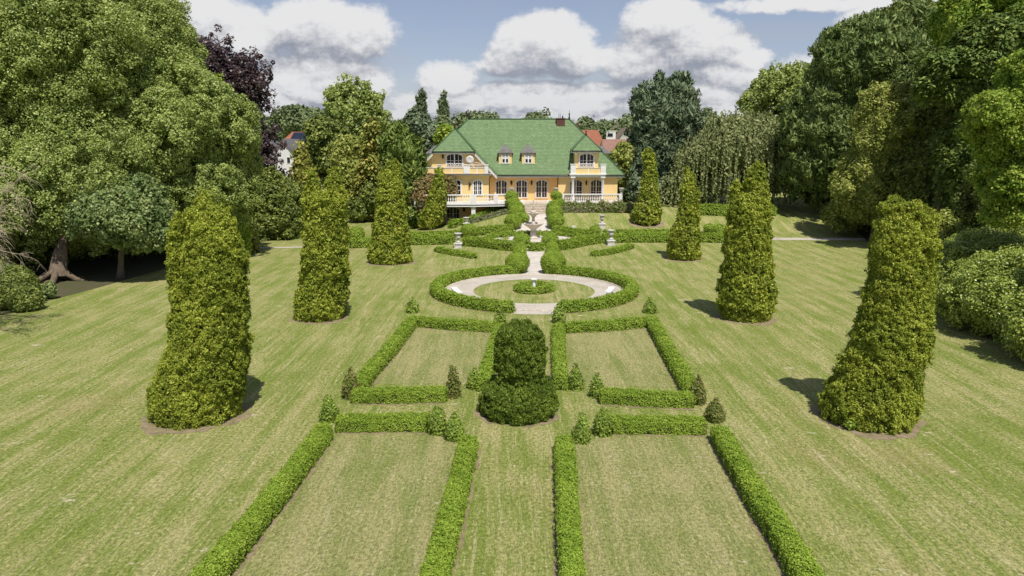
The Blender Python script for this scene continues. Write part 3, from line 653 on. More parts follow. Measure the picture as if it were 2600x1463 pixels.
def garden():
    H = lambda L, h: [g2(px, py, h) for px, py in L]
    # --- parterre hedges: top-surface centre lines in the photograph, put on the ground
    gp = 'low box hedges of the square parterre beds'; h = .5
    def hp(l, lab, w=.6, hh=.48, mat=None, g=gp):
        pts = H(l, hh); foot(pts, w+.16); return hedge(pts, w*.86, hh, lab, g, mat)
    def foot(pts, w):
        C, _ = resample(pts, .3); tg = np.gradient(C, axis=0); tg /= np.linalg.norm(tg, axis=1, keepdims=True); n = np.stack([-tg[:, 1], tg[:, 0]], 1)
        k = (w/2+rng.uniform(-.09, .09, (len(C), 1))); k2 = (w/2+rng.uniform(-.09, .09, (len(C), 1))); A = C-n*k; B = C+n*k2; z = T(C[:, 0], C[:, 1])+.008
        m = MB(); vs = [v for i in range(len(C)) for v in ((A[i, 0], A[i, 1], z[i]), (B[i, 0], B[i, 1], z[i]))]; m.mesh(vs, [(2*i, 2*i+1, 2*i+3, 2*i+2) for i in range(len(C)-1)]); tag(m.build('soil_bed', M['soil']), kind='structure')
    hp([(824,1078),(693,1245),(513,1463),(415,1590)], 'long box hedge left of the nearest left lawn bed, running out of the picture', .62)
    hp([(858,1059),(975,1056),(1085,1057)], 'box hedge along the far end of the nearest left bed, between two small cones', .7)
    hp([(1191,1106),(1155,1245),(1128,1349),(1110,1419),(1097,1463),(1062,1590)], 'curved box hedge on the right side of the nearest left bed, beside the grass walk', .6)
    hp([(1431,1108),(1438,1196),(1445,1314),(1455,1463),(1462,1590)], 'straight box hedge on the left side of the nearest right bed, beside the grass walk', .56)
    hp([(1556,1062),(1670,1063),(1787,1064)], 'box hedge along the far end of the nearest right bed', .68)
    hp([(1827,1082),(1873,1160),(1929,1250),(1999,1352),(2062,1463),(2125,1580)], 'long box hedge right of the nearest right lawn bed, running out of the picture', .62)
    hp([(1049,803),(983,883),(938,932),(912,970)], 'box hedge on the outer left side of the far left lawn bed', .62)
    hp([(898,989),(1010,990),(1130,986)], 'box hedge along the near end of the far left bed', .66)
    hp([(1060,806),(1150,815),(1261,820)], 'box hedge along the far end of the far left bed, towards the round court', .62)
    hp([(1271,822),(1253,875),(1232,944),(1226,965)], 'box hedge beside the dark yew, on the right side of the far left bed', .58)
    hp([(1417,823),(1420,903),(1425,962)], 'box hedge right of the dark yew, on the left side of the far right bed', .6)
    hp([(1436,822),(1540,817),(1640,808)], 'box hedge along the far end of the far right bed, towards the round court', .62)
    hp([(1654,803),(1697,879),(1733,936),(1762,986)], 'box hedge on the outer right side of the far right lawn bed', .62)
    hp([(1527,991),(1640,997),(1758,1001)], 'box hedge along the near end of the far right bed', .66)
    # --- corner cones: (px, base py, top py, half width px, dryness, label)
    cones = [(1047,796,761,12,0,'at the far outer corner of the far left bed'),(1270,822,790,12,0,'at the far inner corner of the far left bed'),
        (888,1016,938,20,1,'brownish, at the near outer corner of the far left bed'),(1150,1012,934,18,1,'brownish, at the near inner end of the far left bed'),
        (1204,989,937,16,0,'standing just left of the dark yew skirt'),(1418,822,775,14,0,'at the far inner corner of the far right bed'),
        (1652,797,760,14,0,'at the far outer corner of the far right bed'),(1463,993,927,16,0,'at the near end of the hedge right of the dark yew'),
        (1515,1012,953,17,0,'light green, at the near inner end of the far right bed hedge'),(1774,1028,958,20,1,'dark, at the near outer corner of the far right bed'),
        (834,1076,1011,23,0,'at the far outer corner of the nearest left bed'),(1109,1106,1037,22,0,'rounded, at the inner corner of the nearest left bed'),
        (1153,1122,1052,24,0,'stout, at the head of the curved hedge'),(1477,1128,1057,21,0,'at the head of the straight hedge right of the grass walk'),
        (1533,1110,1043,22,0,'egg shaped, at the inner corner of the nearest right bed'),(1818,1075,1017,23,1,'dark, at the far outer corner of the nearest right bed')]
    for (px, pb, pt_, hw, dry, lab) in cones:
        b = G_(px, pb); r = hw/F*b[1]*1.08; yc = b[1]+r*.8; x, zt = HP(px, pt_-4, yc); z0 = float(T(x, yc))
        egg = 'egg' in lab or 'rounded' in lab
        prof = [(z0, x, r*.92), (z0+.25*(zt-z0), x, r*1.02), (z0+.5*(zt-z0), x, r*(.95 if egg else .82)), (z0+.78*(zt-z0), x, r*(.68 if egg else .42)), (zt+.02, x, r*.06)]
        clipped([Stack(prof, yc)], 'box_cone', ('small clipped cone, ' if lab[0] != 'a' and lab[0] != 's' else 'small clipped cone ')+lab, 'topiary cone', 'small box cones at the ends of the parterre hedges', M['box_dry'] if dry else M['cone'], max(.04, .0024*yc), origin=(x, yc, z0), lump=.02)
    # --- the lawn inside the beds is drier
    for q in ([(870,1085),(1140,1090),(1170,1150),(1075,1463),(1035,1590),(450,1590),(560,1463)], [(1462,1120),(1795,1085),(1860,1180),(2035,1463),(2090,1590),(1478,1590),(1470,1463)],
              [(1062,825),(1250,838),(1225,975),(930,975)], [(1437,838),(1640,822),(1745,985),(1438,975)]):
        sheet('parterre_lawn', [g2(*p) for p in q], M['panel'])
    # --- round court
    ring('gravel_ring_path', RC, 4.2, 6.35, M['gravel'], .004)
    a0 = math.radians(-101.5); a1 = math.radians(-80.5)
    ring('gravel_gap', RC, 6.35, 7.15, M['gravel'], .006, a0, a1)
    kb = MB(); 
    for i in range(60):
        a, b_ = 2*math.pi*i/60, 2*math.pi*(i+1)/60
        pa = [(RC[0]+r*math.cos(q), RC[1]+r*math.sin(q), z) for r, q, z in ((6.16,a,-.02),(6.28,a,-.02),(6.28,b_,-.02),(6.16,b_,-.02))]; kb.prism(pa, (0,0,.075))
    tag(kb.build('path_edging', M['stone']), kind='structure')
    rg = 'curved hedges round the gravel court'
    def arc(c, r, d0, d1, n=40): return [(c[0]+r*math.cos(math.radians(d0+(d1-d0)*i/n)), c[1]+r*math.sin(math.radians(d0+(d1-d0)*i/n))) for i in range(n+1)]
    foot(arc(RC, 6.72, 99, 257), .95); foot(arc(RC, 6.72, -78, 80), .95)
    hedge(arc(RC, 6.72, 99, 257), .68, .6, 'left half of the round box hedge enclosing the gravel court', rg)
    hedge(arc(RC, 6.72, -78, 80), .68, .6, 'right half of the round box hedge enclosing the gravel court', rg)
    hedge(arc(RC, 1.08, 0, 360), .55, .36, 'small ring of box around the white pedestal in the round lawn', None, closed=True)
    t = empty('pedestal', (RC[0], RC[1], 0), 'white fluted pedestal with square top in the middle of the round lawn', 'pedestal')
    b = MB(); b.box(RC[0]-.17, RC[0]+.17, RC[1]-.17, RC[1]+.17, 0, .08); b.build('base', M['white'], t)
    b = MB(); b.lathe([(.14,.08),(.12,.13),(.115,.5),(.105,.66),(.13,.69)], (RC[0], RC[1], 0), 16, flute=.04, nf=8); b.build('shaft', M['white'], t)
    b = MB(); b.lathe([(.13,.69),(.17,.74),(.18,.77)], (RC[0], RC[1], 0), 16); b.box(RC[0]-.19, RC[0]+.19, RC[1]-.19, RC[1]+.19, .77, .83); b.build('cap', M['white'], t)
    for sgn, lab, (bx, by) in ((1, 'low curved white stone bench on the right of the gravel ring', (1550,741)), (-1, 'low curved white stone bench on the left of the gravel ring', (1157,742))):
        c = g2(bx, by, .2); a = math.atan2(c[1]-RC[1], c[0]-RC[0]); t = empty('stone_bench', (c[0], c[1], 0), lab, 'bench', 'curved stone benches in the round court')
        r0 = np.hypot(*(c-RC)); sb = MB(); L_ = []
        for k in range(7):
            q = a+(k-3)*.055; L_.append(((RC[0]+(r0-.2)*math.cos(q), RC[1]+(r0-.2)*math.sin(q)), (RC[0]+(r0+.2)*math.cos(q), RC[1]+(r0+.2)*math.sin(q))))
        for k in range(6):
            (p0, p1), (p2, p3) = L_[k], L_[k+1]; sb.prism([(*p0, .3), (*p1, .3), (*p3, .3), (*p2, .3)], (0, 0, .09))
        sb.build('seat', M['white'], t)
        for k in (1, 5):
            (p0, p1) = L_[k]; m_ = (np.array(p0)+np.array(p1))/2; lb = MB(); lb.box(m_[0]-.1, m_[0]+.1, m_[1]-.13, m_[1]+.13, 0, .3); lb.build('leg', M['white'], t)
    # --- axis path from the court to the fountain and on to the steps
    strip('garden_path', [g2(1322,700), g2(1336,690), g2(1343,660), g2(1333,632), g2(1310,628)], [g2(1390,700), g2(1376,690), g2(1372,660), g2(1386,632), g2(1410,628)], M['pave'], .012)
    fc = np.array([1354., 606.]); FC = g2(*fc)
    ring('fountain_court', FC, .0, 4.4, M['pave'], .03)
    strip('upper_path', [g2(1302,590), g2(1314,572), g2(1326,552), g2(1331,538)], [g2(1408,590), g2(1396,572), g2(1388,552), g2(1386,538)], M['pave'], .04)
    # cross paths to both sides
    for (p, q, w) in (((560,632),(770,628),.8), ((1940,607),(2200,608),1.4), ((770,628),(890,612),.5)):
        A, B = g2(*p), g2(*q); d = (B-A)/np.linalg.norm(B-A); n = np.array([-d[1], d[0]])*w/2; strip('cross_path', [A-n, B-n], [A+n, B+n], M['gravel'], .02, 24)
    A, B = g2(1030,596), g2(1170,594); 
    # --- hedges of the fountain garden
    gf = 'clipped box hedges of the fountain garden'
    def hf(l, lab, w=.85, hh=.8, mat=None): return hedge([g2(x, y, hh) for x, y in l], w, hh, lab, gf, mat, cov=2.0)
    hf([(888,609),(960,606),(1030,602),(1152,599)], 'long straight hedge left of the fountain garden, behind the left urn')
    hf([(1040,592),(1110,590),(1172,588)], 'farther parallel hedge left of the fountain garden', .8, .6)
    hf([(1180,603),(1220,606),(1262,611),(1306,616)], 'thick hedge closing the fountain garden on its near left')
    hf([(1212,579),(1255,576),(1300,573)], 'hedge running left from the foot of the ball row', .9, .8)
    hf([(1414,614),(1455,608),(1495,600),(1520,597)], 'thick hedge closing the fountain garden on its near right')
    hf([(1345,618),(1362,619),(1378,618)], 'short hedge between the two balls in front of the fountain', .7, .7)
    hf([(1408,576),(1440,580),(1465,583),(1495,586)], 'hedge running right from the foot of the ball row', .9, .8)
    hf([(1530,596),(1620,595),(1700,595),(1790,595),(1850,595)], 'long straight hedge right of the fountain garden, behind the right urn')
    hf([(1533,587),(1620,586),(1700,586)], 'farther parallel hedge right of the fountain garden', .8, .6)
    hf([(1238,601),(1250,595),(1285,591),(1330,589),(1380,589),(1430,590),(1462,594),(1480,600)], 'low curved hedge behind the fountain court', .6, .4)
    hf([(1109,628),(1140,635),(1178,641),(1206,646)], 'low crescent hedge in front of the near left urn', .55, .38)
    hf([(1504,640),(1530,638),(1565,631),(1602,621)], 'low crescent hedge in front of the near right urn', .6, .38)
    hf([(1321,617),(1318,642)], 'raised clipped strip joining the left fountain ball to the big ball below', .85, .72)
    hf([(1402,617),(1405,642)], 'raised clipped strip joining the right fountain ball to the big ball below', .85, .72)
    hf([(1281,514),(1255,524),(1228,538),(1195,551)], 'sloping hedge falling from the terrace steps down to the basement door', .9, .6)
    hedge([g2(1290,535,.3), g2(1240,547,.3), g2(1195,560,.3)], 1.0, .28, 'strip of grey green lavender below the sloping hedge', None, M['lavender'], cat='plants', name='lavender_bed')
    hf([(1147,560),(1156,561)], 'short block hedge beside the basement door', .9, .8)
    hf([(1163,560),(1176,560)], 'small low hedge between the basement door and the far left urn', .8, .5)
    hf([(1775,522),(1850,524),(1925,526),(1965,523)], 'low hedge at the foot of the weeping beech', 1.0, 1.0)
    # balls
    gb = 'clipped box balls'
    for (px, py, r, lab) in [(1314,668,31,'largest clipped ball on the left of the path, by the round court'),(1405,668,33,'largest clipped ball on the right of the path, by the round court'),
            (1325,612,22,'ball left of the path, in front of the fountain'),(1397,612,22,'ball right of the path, in front of the fountain'),
            (1190,586,20,'ball at the outer left corner of the fountain garden'),(1511,585,14,'yellowish ball at the outer right corner of the fountain garden'),
            (905,594,21,'taller of the two balls at the left end of the long hedge'),(886,600,17,'lower ball at the far left end of the long hedge'),
            (1801,581,14,'farther of two balls at the right end of the long hedge'),(1825,587,19,'nearer of two balls at the right end of the long hedge'),
            (1303,566,22,'lowest ball of the left row beside the steps'),(1411,565,22,'lowest ball of the right row beside the steps'),
            (1312,547,22,'second ball from the bottom in the left row beside the steps'),(1408,545,21,'second ball from the bottom in the right row beside the steps'),
            (1330,556,14,'darker inner ball by the path in the left row')]:
        ball(px, py, r, lab, gb)
    for (px, py, r, lab, Y) in [(1311,528,21,'third ball up in the left row beside the steps',84.6),(1406,526,19,'third ball up in the right row beside the steps',84.4),
            (1302,515,19,'fourth ball up in the left row beside the steps',85.6),(1419,516,16,'fourth ball up in the right row beside the steps',85.6),
            (1299,499,17,'topmost ball of the left row, against the terrace',86.0),(1412,498,15,'topmost ball of the right row, against the terrace',86.0)]:
        x, z = HP(px, py, Y); r_ = r*.94/F*Y; zb = max(float(T(x, Y)), z-r_*1.3)
        clipped([Ell((x, Y, z), (r_, r_, r_*.84))], 'box_ball', lab, 'topiary ball', gb, M['box'], .095, origin=(x, Y, zb))
    return FC
# ------------------------------------------------------------ garden ornaments
def urn(px, pb, ptop, label, plinth=True, group='stone garden urns on plinths'):
    b = G_(px, pb); Y = b[1]+.3; x, zt = HP(px, ptop, Y); z0 = float(T(x, Y)); Ht = zt-z0
    t = empty('garden_urn', (x, Y, z0), label, 'urn', group)
    hp_ = .36*Ht; m = MB(); w = .34
    m.box(x-w*1.1, x+w*1.1, Y-w*1.1, Y+w*1.1, z0-.1, z0+.08); m.box(x-w, x+w, Y-w, Y+w, z0+.08, z0+hp_*.78)
    m.box(x-w*1.18, x+w*1.18, Y-w*1.18, Y+w*1.18, z0+hp_*.78, z0+hp_*.9)
    m.lathe([(w*1.3, hp_*.9), (w*.8, hp_*1.05), (w*.5, hp_*1.12)], (x, Y, z0), 4, False)
    m.build('plinth', M['urnstone'], t)
    u = MB(); k = Ht-hp_*1.1; zz = hp_*1.1
    u.lathe([(.24, zz), (.24, zz+.04), (.12, zz+.14*k), (.09, zz+.24*k), (.13, zz+.28*k), (.09, zz+.32*k), (.2, zz+.42*k), (.27, zz+.52*k), (.25, zz+.62*k), (.23, zz+.74*k), (.26, zz+.86*k), (.38, zz+.95*k), (.39, zz+k), (.33, zz+k), (.22, zz+.85*k)], (x, Y, z0), 24, flute=.03, nf=12)
    u.build('bowl', M['urnstone'], t)
    return t
def small_urn(x, Y, z, label):
    t = empty('terrace_urn', (x, Y, z), label, 'urn', 'white urns on the terrace posts')
    m = MB(); m.lathe([(.16,0),(.16,.05),(.07,.12),(.07,.2),(.2,.3),(.22,.5),(.3,.62),(.3,.68),(.2,.6)], (x, Y, z), 18); m.build('bowl', M['urnstone'], t)
    m = MB(); m.box(x-.18, x+.18, Y-.18, Y+.18, z-.04, z+.002); m.build('base', M['urnstone'], t)
def ornaments(FC):
    urn(1163, 631, 592, 'pale stone urn on a square plinth beside the left crescent hedge')
    urn(1552, 624, 584, 'pale stone urn on a square plinth beside the right crescent hedge')
    urn(1184, 575, 552, 'pale stone urn on the sloping lawn before the basement door')
    urn(1529, 581, 546, 'pale stone urn standing on open lawn in front of the rose bed')
    p = G_(1454, 590); t = empty('plaque', (p[0], p[1], p[2]), 'small white plaque standing in the hedge right of the fountain', 'plaque')
    m = MB(); m.box(p[0]-.17, p[0]+.17, p[1]-.9, p[1]-.84, p[2]+.35, p[2]+.85); m.build('panel', M['white'], t)
    m = MB(); m.box(p[0]-.03, p[0]+.03, p[1]-.885, p[1]-.845, p[2]-.1, p[2]+.35); m.build('stake', M['iron'], t)
    # fountain
    x, Y = FC; z0 = float(T(x, Y))+.03
    t = empty('fountain', (x, Y, z0), 'tiered stone fountain with two fluted bowls and a winged cherub on top', 'fountain')
    m = MB(); m.lathe([(.55,0),(.55,.1),(.42,.16),(.36,.3),(.32,.55),(.34,.62),(.26,.75),(.3,.95),(.45,1.08),(.5,1.1)], (x, Y, z0), 8, False); m.build('pedestal', M['stone'], t)
    m = MB(); m.lathe([(.35,1.05),(.55,1.15),(.85,1.35),(1.0,1.5),(1.06,1.56),(1.0,1.6),(.85,1.5),(.3,1.42)], (x, Y, z0), 48, flute=.035, nf=16); m.build('bowl', M['stone'], t)
    m = MB(); m.lathe([(.2,1.42),(.24,1.5),(.18,1.65),(.2,1.8),(.13,1.95),(.16,2.2),(.24,2.3),(.26,2.38)], (x, Y, z0), 20); m.build('baluster', M['stone'], t)
    m = MB(); m.lathe([(.22,2.35),(.4,2.45),(.6,2.6),(.68,2.68),(.62,2.7),(.5,2.62),(.15,2.58)], (x, Y, z0), 40, flute=.05, nf=10); m.build('bowl', M['stone'], t)
    m = MB(); m.lathe([(.14,2.58),(.2,2.66),(.28,2.72),(.3,2.8),(.16,2.86),(.1,2.9)], (x, Y, z0), 16); m.build('finial_base', M['stone'], t)
    # cherub: skinned skeleton, mid-stride with a raised arm
    bones = [((0,0,3.3),.10),((0,0,3.46),.085),((0,0,3.62),.095),((0,0,3.71),.045),((0,-.01,3.78),.08),((0,-.01,3.86),.085),((0,0,3.92),.05),
             ((-.06,0,3.24),.075),((-.09,-.05,3.08),.055),((-.05,.02,2.93),.035),((-.05,-.05,2.89),.03),
             ((.06,0,3.24),.075),((.1,.03,3.08),.055),((.04,.1,2.95),.035),((.04,.03,2.9),.03),
             ((-.13,0,3.62),.045),((-.24,-.04,3.54),.035),((-.36,-.08,3.62),.028),((-.4,-.1,3.66),.022),
             ((.13,0,3.62),.045),((.24,-.03,3.56),.035),((.34,-.06,3.68),.028),((.37,-.07,3.73),.022)]
    ed = [(0,1),(1,2),(2,3),(3,4),(4,5),(5,6),(0,7),(7,8),(8,9),(9,10),(0,11),(11,12),(12,13),(13,14),(2,15),(15,16),(16,17),(17,18),(2,19),(19,20),(20,21),(21,22)]
    me = bpy.data.meshes.new('statue'); me.from_pydata([b[0] for b in bones], ed, [])
    o = link('statue', me, t); o.data.materials.append(M['stone'])
    sk = o.modifiers.new('skin', 'SKIN'); sv = me.skin_vertices[0].data
    for i, b in enumerate(bones): sv[i].radius = (b[1], b[1])
    sv[0].use_root = True
    o.modifiers.new('sub', 'SUBSURF').levels = 2; o.modifiers['sub'].render_levels = 2; sk.use_smooth_shade = True
    o['label'] = 'cherub with arms spread'
    for s in (-1, 1):
        m = MB(); w = [(0,.07,3.5),(.14,.12,3.66),(.36,.16,3.78),(.48,.18,3.72),(.38,.17,3.6),(.26,.14,3.5),(.12,.1,3.42)]
        m.prism([(x+s*a, Y+b, z0+c) for a, b, c in w], (0, .035, 0)); m.build('wing', M['stone'], o)
    m = MB(); m.lathe([(.05,3.84),(.08,3.88),(.085,3.94),(.06,3.99),(.02,4.01)], (x, Y+.02, z0), 10); m.build('hair', M['stone'], o)

# ------------------------------------------------------------ house
def arch_pts(x0, x1, z0, z1, rise, n=10, inset=0.0):
    """outline of an arched opening, counter-clockwise seen from the front, starting bottom left"""
    x0 += inset; x1 -= inset; z0 += inset; z1 -= inset; c = (x0+x1)/2; w = (x1-x0)/2; rise = max(rise-inset*.3, .02)
    top = [(c+w*math.cos(math.pi*k/n), (z1-rise)+rise*math.sin(math.pi*k/n)**.85) for k in range(n+1)]
    return [(x0, z0), (x1, z0)]+top
def window(root, px0, px1, pt_, pb, Y, cols, rows, door=False, trim=None, rise=.32, white=True, tw=.13, name=None, railing=False, blind=False, zb=None):
    x0, z1 = HP(px0, pt_, Y); x1, z0 = HP(px1, pb, Y)
    if zb is not None: z0 = zb
    mat = M['white'] if white else M['cream']; W_ = x1-x0; H_ = z1-z0; rise = rise*W_
    o = arch_pts(x0, x1, z0, z1, rise); i = arch_pts(x0, x1, z0, z1, rise, inset=tw); n = len(o); d = .09; m = MB()
    V = [(a, Y-d, b) for a, b in o]+[(a, Y-d, b) for a, b in i]+[(a, Y+.05, b) for a, b in o]+[(a, Y+.05, b) for a, b in i]
    fs = []
    for k in range(n):
        q = (k+1) % n; fs += [(k, q, n+q, n+k), (2*n+k, k, 2*n+q, 2*n+q) if False else (k, 2*n+k, 2*n+q, q), (n+k, n+q, 3*n+q, 3*n+k)]
    m.mesh(V, fs)
    gx0, gx1, gz0, gz1 = x0+tw, x1-tw, z0+tw*.6, z1-tw
    c = (gx0+gx1)/2; w = (gx1-gx0)/2; rr = max(rise-tw*.3, .02)
    def ztop(x): return (gz1-rr)+rr*max(0, 1-((x-c)/w)**2)**.42
    yb = Y-.055
    for k in range(1, cols):
        x = gx0+(gx1-gx0)*k/cols; th = .07 if (k*2 == cols) else .022; m.box(x-th, x+th, yb, Y-.02, gz0, ztop(x)-.01)
    for k in range(1, rows):
        z = gz0+(gz1-gz0-rr*.3)*k/rows; m.box(gx0, gx1, yb+.003, Y-.021, z-.022, z+.022)
    m.box(gx0, gx0+.05, yb+.006, Y-.022, gz0, gz1-rr); m.box(gx1-.05, gx1, yb+.006, Y-.022, gz0, gz1-rr); m.box(gx0, gx1, yb+.009, Y-.023, gz0-tw*.2, gz0+.06)
    f = m.build(name or ('glazed_door' if door else 'window'), mat, root)
    g = MB(); g.face([(a, Y-.012, b) for a, b in i]); g.build('pane', M['glass'], f)
    if blind:
        g = MB(); g.face([(a, Y-.017, b) for a, b in ((gx0+.05, z0+H_*.5), (gx1-.05, z0+H_*.5), (gx1-.05, gz1-rr*.7), (gx0+.05, gz1-rr*.7))]); g.build('blind', M['dish'], f)
    if railing:
        r = MB(); zb2 = z0+.1; zt2 = z0+H_*.24; r.box(gx0-.02, gx1+.02, Y-.14, Y-.10, zt2, zt2+.045); r.box(gx0-.02, gx1+.02, Y-.14, Y-.10, zb2, zb2+.035)
        k = 6
        for q in range(k):
            a = gx0+(gx1-gx0)*q/k; b_ = gx0+(gx1-gx0)*(q+1)/k
            for s, e in (((a, zb2), (b_, zt2)), ((a, zt2), (b_, zb2))): r.tube([(s[0], Y-.12, s[1]), (e[0], Y-.12, e[1])], .022, 4)
        r.build('railing', M['white'], f)
    return f
def lantern(root, px, py, Y):
    x, z = HP(px, py, Y); y = Y-.22; m = MB(); m.tube([(x, Y, z+.1), (x, Y-.1, z+.34), (x, y, z+.36)], .02, 5); m.box(x-.07, x+.07, Y-.03, Y, z-.05, z+.16)
    m.lathe([(.02,.34),(.15,.2),(.13,.18)], (x, y, z), 6, False); m.lathe([(.12,-.14),(.03,-.22),(.015,-.3)], (x, y, z), 6, False)
    for k in range(6): a = k*math.pi/3; m.tube([(x+.08*math.cos(a), y+.08*math.sin(a), z-.14), (x+.13*math.cos(a), y+.13*math.sin(a), z+.18)], .012, 4)
    o = m.build('wall_lantern', M['iron'], root); g = MB(); g.lathe([(.07,-.14),(.11,.18)], (x, y, z), 6, False); g.build('pane', M['glass'], o)
def roof_solid(m, faces, th=.16, mi=0):
    for f in faces:
        p = np.array(f, float); n = np.cross(p[1]-p[0], p[2]-p[0]); n /= np.linalg.norm(n)
        if n[2] < 0: n = -n; f = f[::-1]
        m.prism([tuple(q) for q in (p-np.array([0, 0, th]))], (0, 0, th-.0), mi)
def finial(root, x, y, z, h, mat='iron'):
    m = MB(); m.lathe([(.13,0),(.1,.25*h),(.05,.45*h),(.13,.52*h),(.13,.56*h),(.04,.62*h),(.015,h)], (x, y, z), 10); m.build('finial', M[mat], root)
ZT = 3.15
def house():
    Ye, pitch = 88.8, 1.0625
    ze = HP(1400, 443.5, Ye)[1]; xR = HP(1587, 443, Ye)[0]; run = 6.5; Yr = Ye+run; zr = ze+run*pitch
    xrR = xR-run; xrL = HP(1191, 312, Yr)[0]; xL = xrL-run; Yb = Yr+run
    root = empty('villa', (HP(1352, 505, 90)[0], 92, ZT), 'cream yellow villa with a large green tiled hipped roof, two balconies and small dormers', 'villa')
    B = lambda: MB()
    # walls
    xw1 = HP(1567, 500, 89.3)[0]; xr0 = HP(1416, 500, 89.3)[0]; xc0 = HP(1241, 500, 87.4)[0]
    wl = -11.2; zt = ze-.02
    m = B()
    m.box(xc0-.2, xr0+.3, 90, 90.3, ZT-.2, ze+.9)                        # centre wall, recessed
    m.box(xr0, xw1, 89.3, 89.6, ZT-.2, ze+.25); m.box(xr0, xr0+.3, 89.6, 90, ZT-.2, ze+.3)
    m.box(xw1-.3, xw1, 89.6, 101, ZT-.5, ze+.3)
    m.box(wl, xw1-.3, 100.7, 101, 0, ze+.3); m.box(wl, wl+.3, 87.7, 100.7, -.5, ze+.3)
    wallc = m.build('wall', M['wall'], root)
    # the centre wall sits in shade of the eave and the deeper ochre of that shade is put into its colour
    m = B(); m.box(xc0+.02, xr0-.02, 89.93, 89.99, ZT+.0, ze-.05); m.build('recessed_wall', M['wall_shaded'], root)
    m = B(); zf = HP(1150, 443, 87.4)[1]; m.box(wl, xc0, 87.4, 87.7, ZT-.3, zf); m.box(xc0-.3, xc0, 87.7, 90.0, ZT-.3, zf); m.build('wall', M['wall'], root)
    m = B(); m.box(wl, 2.0, 88.6, 88.9, -.6, ZT-.3); m.build('basement_wall', M['wall_shaded'], root)
    # left gable wall
    gxc = HP(1153, 380, 88.6)[0]; hw = 5.25; zg0 = ze-.1; zrg = zr*0+ze+hw*pitch; zh = HP(1150, 384, 87.9)[1]; tx = (zrg-zh)/pitch
    m = B(); m.prism([(gxc-hw+.45, 88.6, zg0), (gxc+hw-.45, 88.6, zg0), (gxc+tx-.1, 88.6, zh-.1), (gxc-tx+.1, 88.6, zh-.1)], (0, .3, 0)); m.build('gable_wall', M['wall'], root)
    # main roof
    m = B(); g1 = gxc+hw
    A = [(xL, Ye, ze), (xR, Ye, ze), (xrR, Yr, zr), (xrL, Yr, zr)]
    front = [(g1, Ye, ze), (xR, Ye, ze), (xrR, Yr, zr), (xrL, Yr, zr)]
    yv = Ye+(zrg-ze)/pitch                                              # where the cross ridge meets the front slope
    front = [(g1, Ye, ze), (xR, Ye, ze), (xrR, Yr, zr), (xrL, Yr, zr), (gxc, yv, zrg)]
    roof_solid(m, [front, [(xR, Ye, ze), (xR, Yb, ze), (xrR, Yr, zr)], [(xR, Yb, ze), (xL, Yb, ze), (xrL, Yr, zr), (xrR, Yr, zr)], [(xL, Yb, ze), (xL, Ye, ze), (xrL, Yr, zr)], [(xL, Ye, ze), (gxc-hw, Ye, ze), (gxc, yv, zrg), (xrL, Yr, zr)]])
    # left wing: cross gable with half hip
    yg = 87.9; ya = yg+(zrg-zh)/pitch*1.0; k_ = tx
    roof_solid(m, [[(gxc-k_, yg, zh), (gxc+k_, yg, zh), (gxc, ya, zrg)],
                   [(gxc+k_, yg, zh), (gxc+hw, yg+.02, ze), (gxc+hw, Ye+.02, ze), (gxc, yv, zrg), (gxc, ya, zrg)],
                   [(gxc-hw, yg+.02, ze), (gxc-k_, yg, zh), (gxc, ya, zrg), (gxc, yv, zrg), (gxc-hw, Ye+.02, ze)]])
    # right dormer roof
    dx0 = HP(1453, 382, 88.2)[0]; dx1 = HP(1529, 382, 88.2)[0]; dzc = (dx0+dx1)/2; dze = HP(1490, 382.5, 88.2)[1]; dh = (dx1-dx0)/2; dza = dze+dh*1.02; dya = 88.2+dh; dyr = Ye+(dza-ze)/pitch; dye = Ye+(dze-ze)/pitch
    roof_solid(m, [[(dx0, 88.2, dze), (dx1, 88.2, dze), (dzc, dya, dza)], [(dx1, 88.2, dze), (dx1, dye, dze), (dzc, dyr, dza), (dzc, dya, dza)], [(dx0, dye, dze), (dx0, 88.2, dze), (dzc, dya, dza), (dzc, dyr, dza)]], .12)
    roof = m.build('roof', M['tile'], root)
    # ridge and hip caps
    m = B(); R_ = lambda a, b, r=.085: m.tube([a, b], r, 6)
    R_((xrL, Yr, zr+.03), (xrR, Yr, zr+.03)); R_((xrR, Yr, zr+.03), (xR, Ye, ze+.03)); R_((xrL, Yr, zr+.03), (gxc-.2, yv+.1, zrg+.03)); R_((gxc, ya, zrg+.03), (gxc+k_, yg, zh+.03)); R_((gxc, ya, zrg+.03), (gxc-k_, yg, zh+.03)); R_((gxc, ya, zrg+.03), (gxc, yv, zrg+.03))
    R_((gxc, yv, zrg+.0), (gxc+hw, Ye, ze+.0), .06); R_((dzc, dya, dza+.03), (dx0, 88.2, dze+.03), .06); R_((dzc, dya, dza+.03), (dx1, 88.2, dze+.03), .06); R_((dzc, dyr, dza), (dx0, dye, dze), .06); R_((dzc, dyr, dza), (dx1, dye, dze), .06)
    m.build('ridge_cap', plain('hip_tiles', (.06, .13, .05), (.04, .09, .035), 6), roof)
    # eaves, gutters, barge boards
    m = B(); m.box(g1, xR, Ye+.03, Ye+.12, ze-.36, ze-.165); m.box(g1, xR-.05, Ye+.12, 89.97, ze-.30, ze-.2); m.box(gxc-k_+.1, gxc+k_-.1, yg+.05, yg+.13, zh-.36, zh-.17); m.box(gxc-k_+.1, gxc+k_-.1, yg+.13, 88.6, zh-.30, zh-.2)
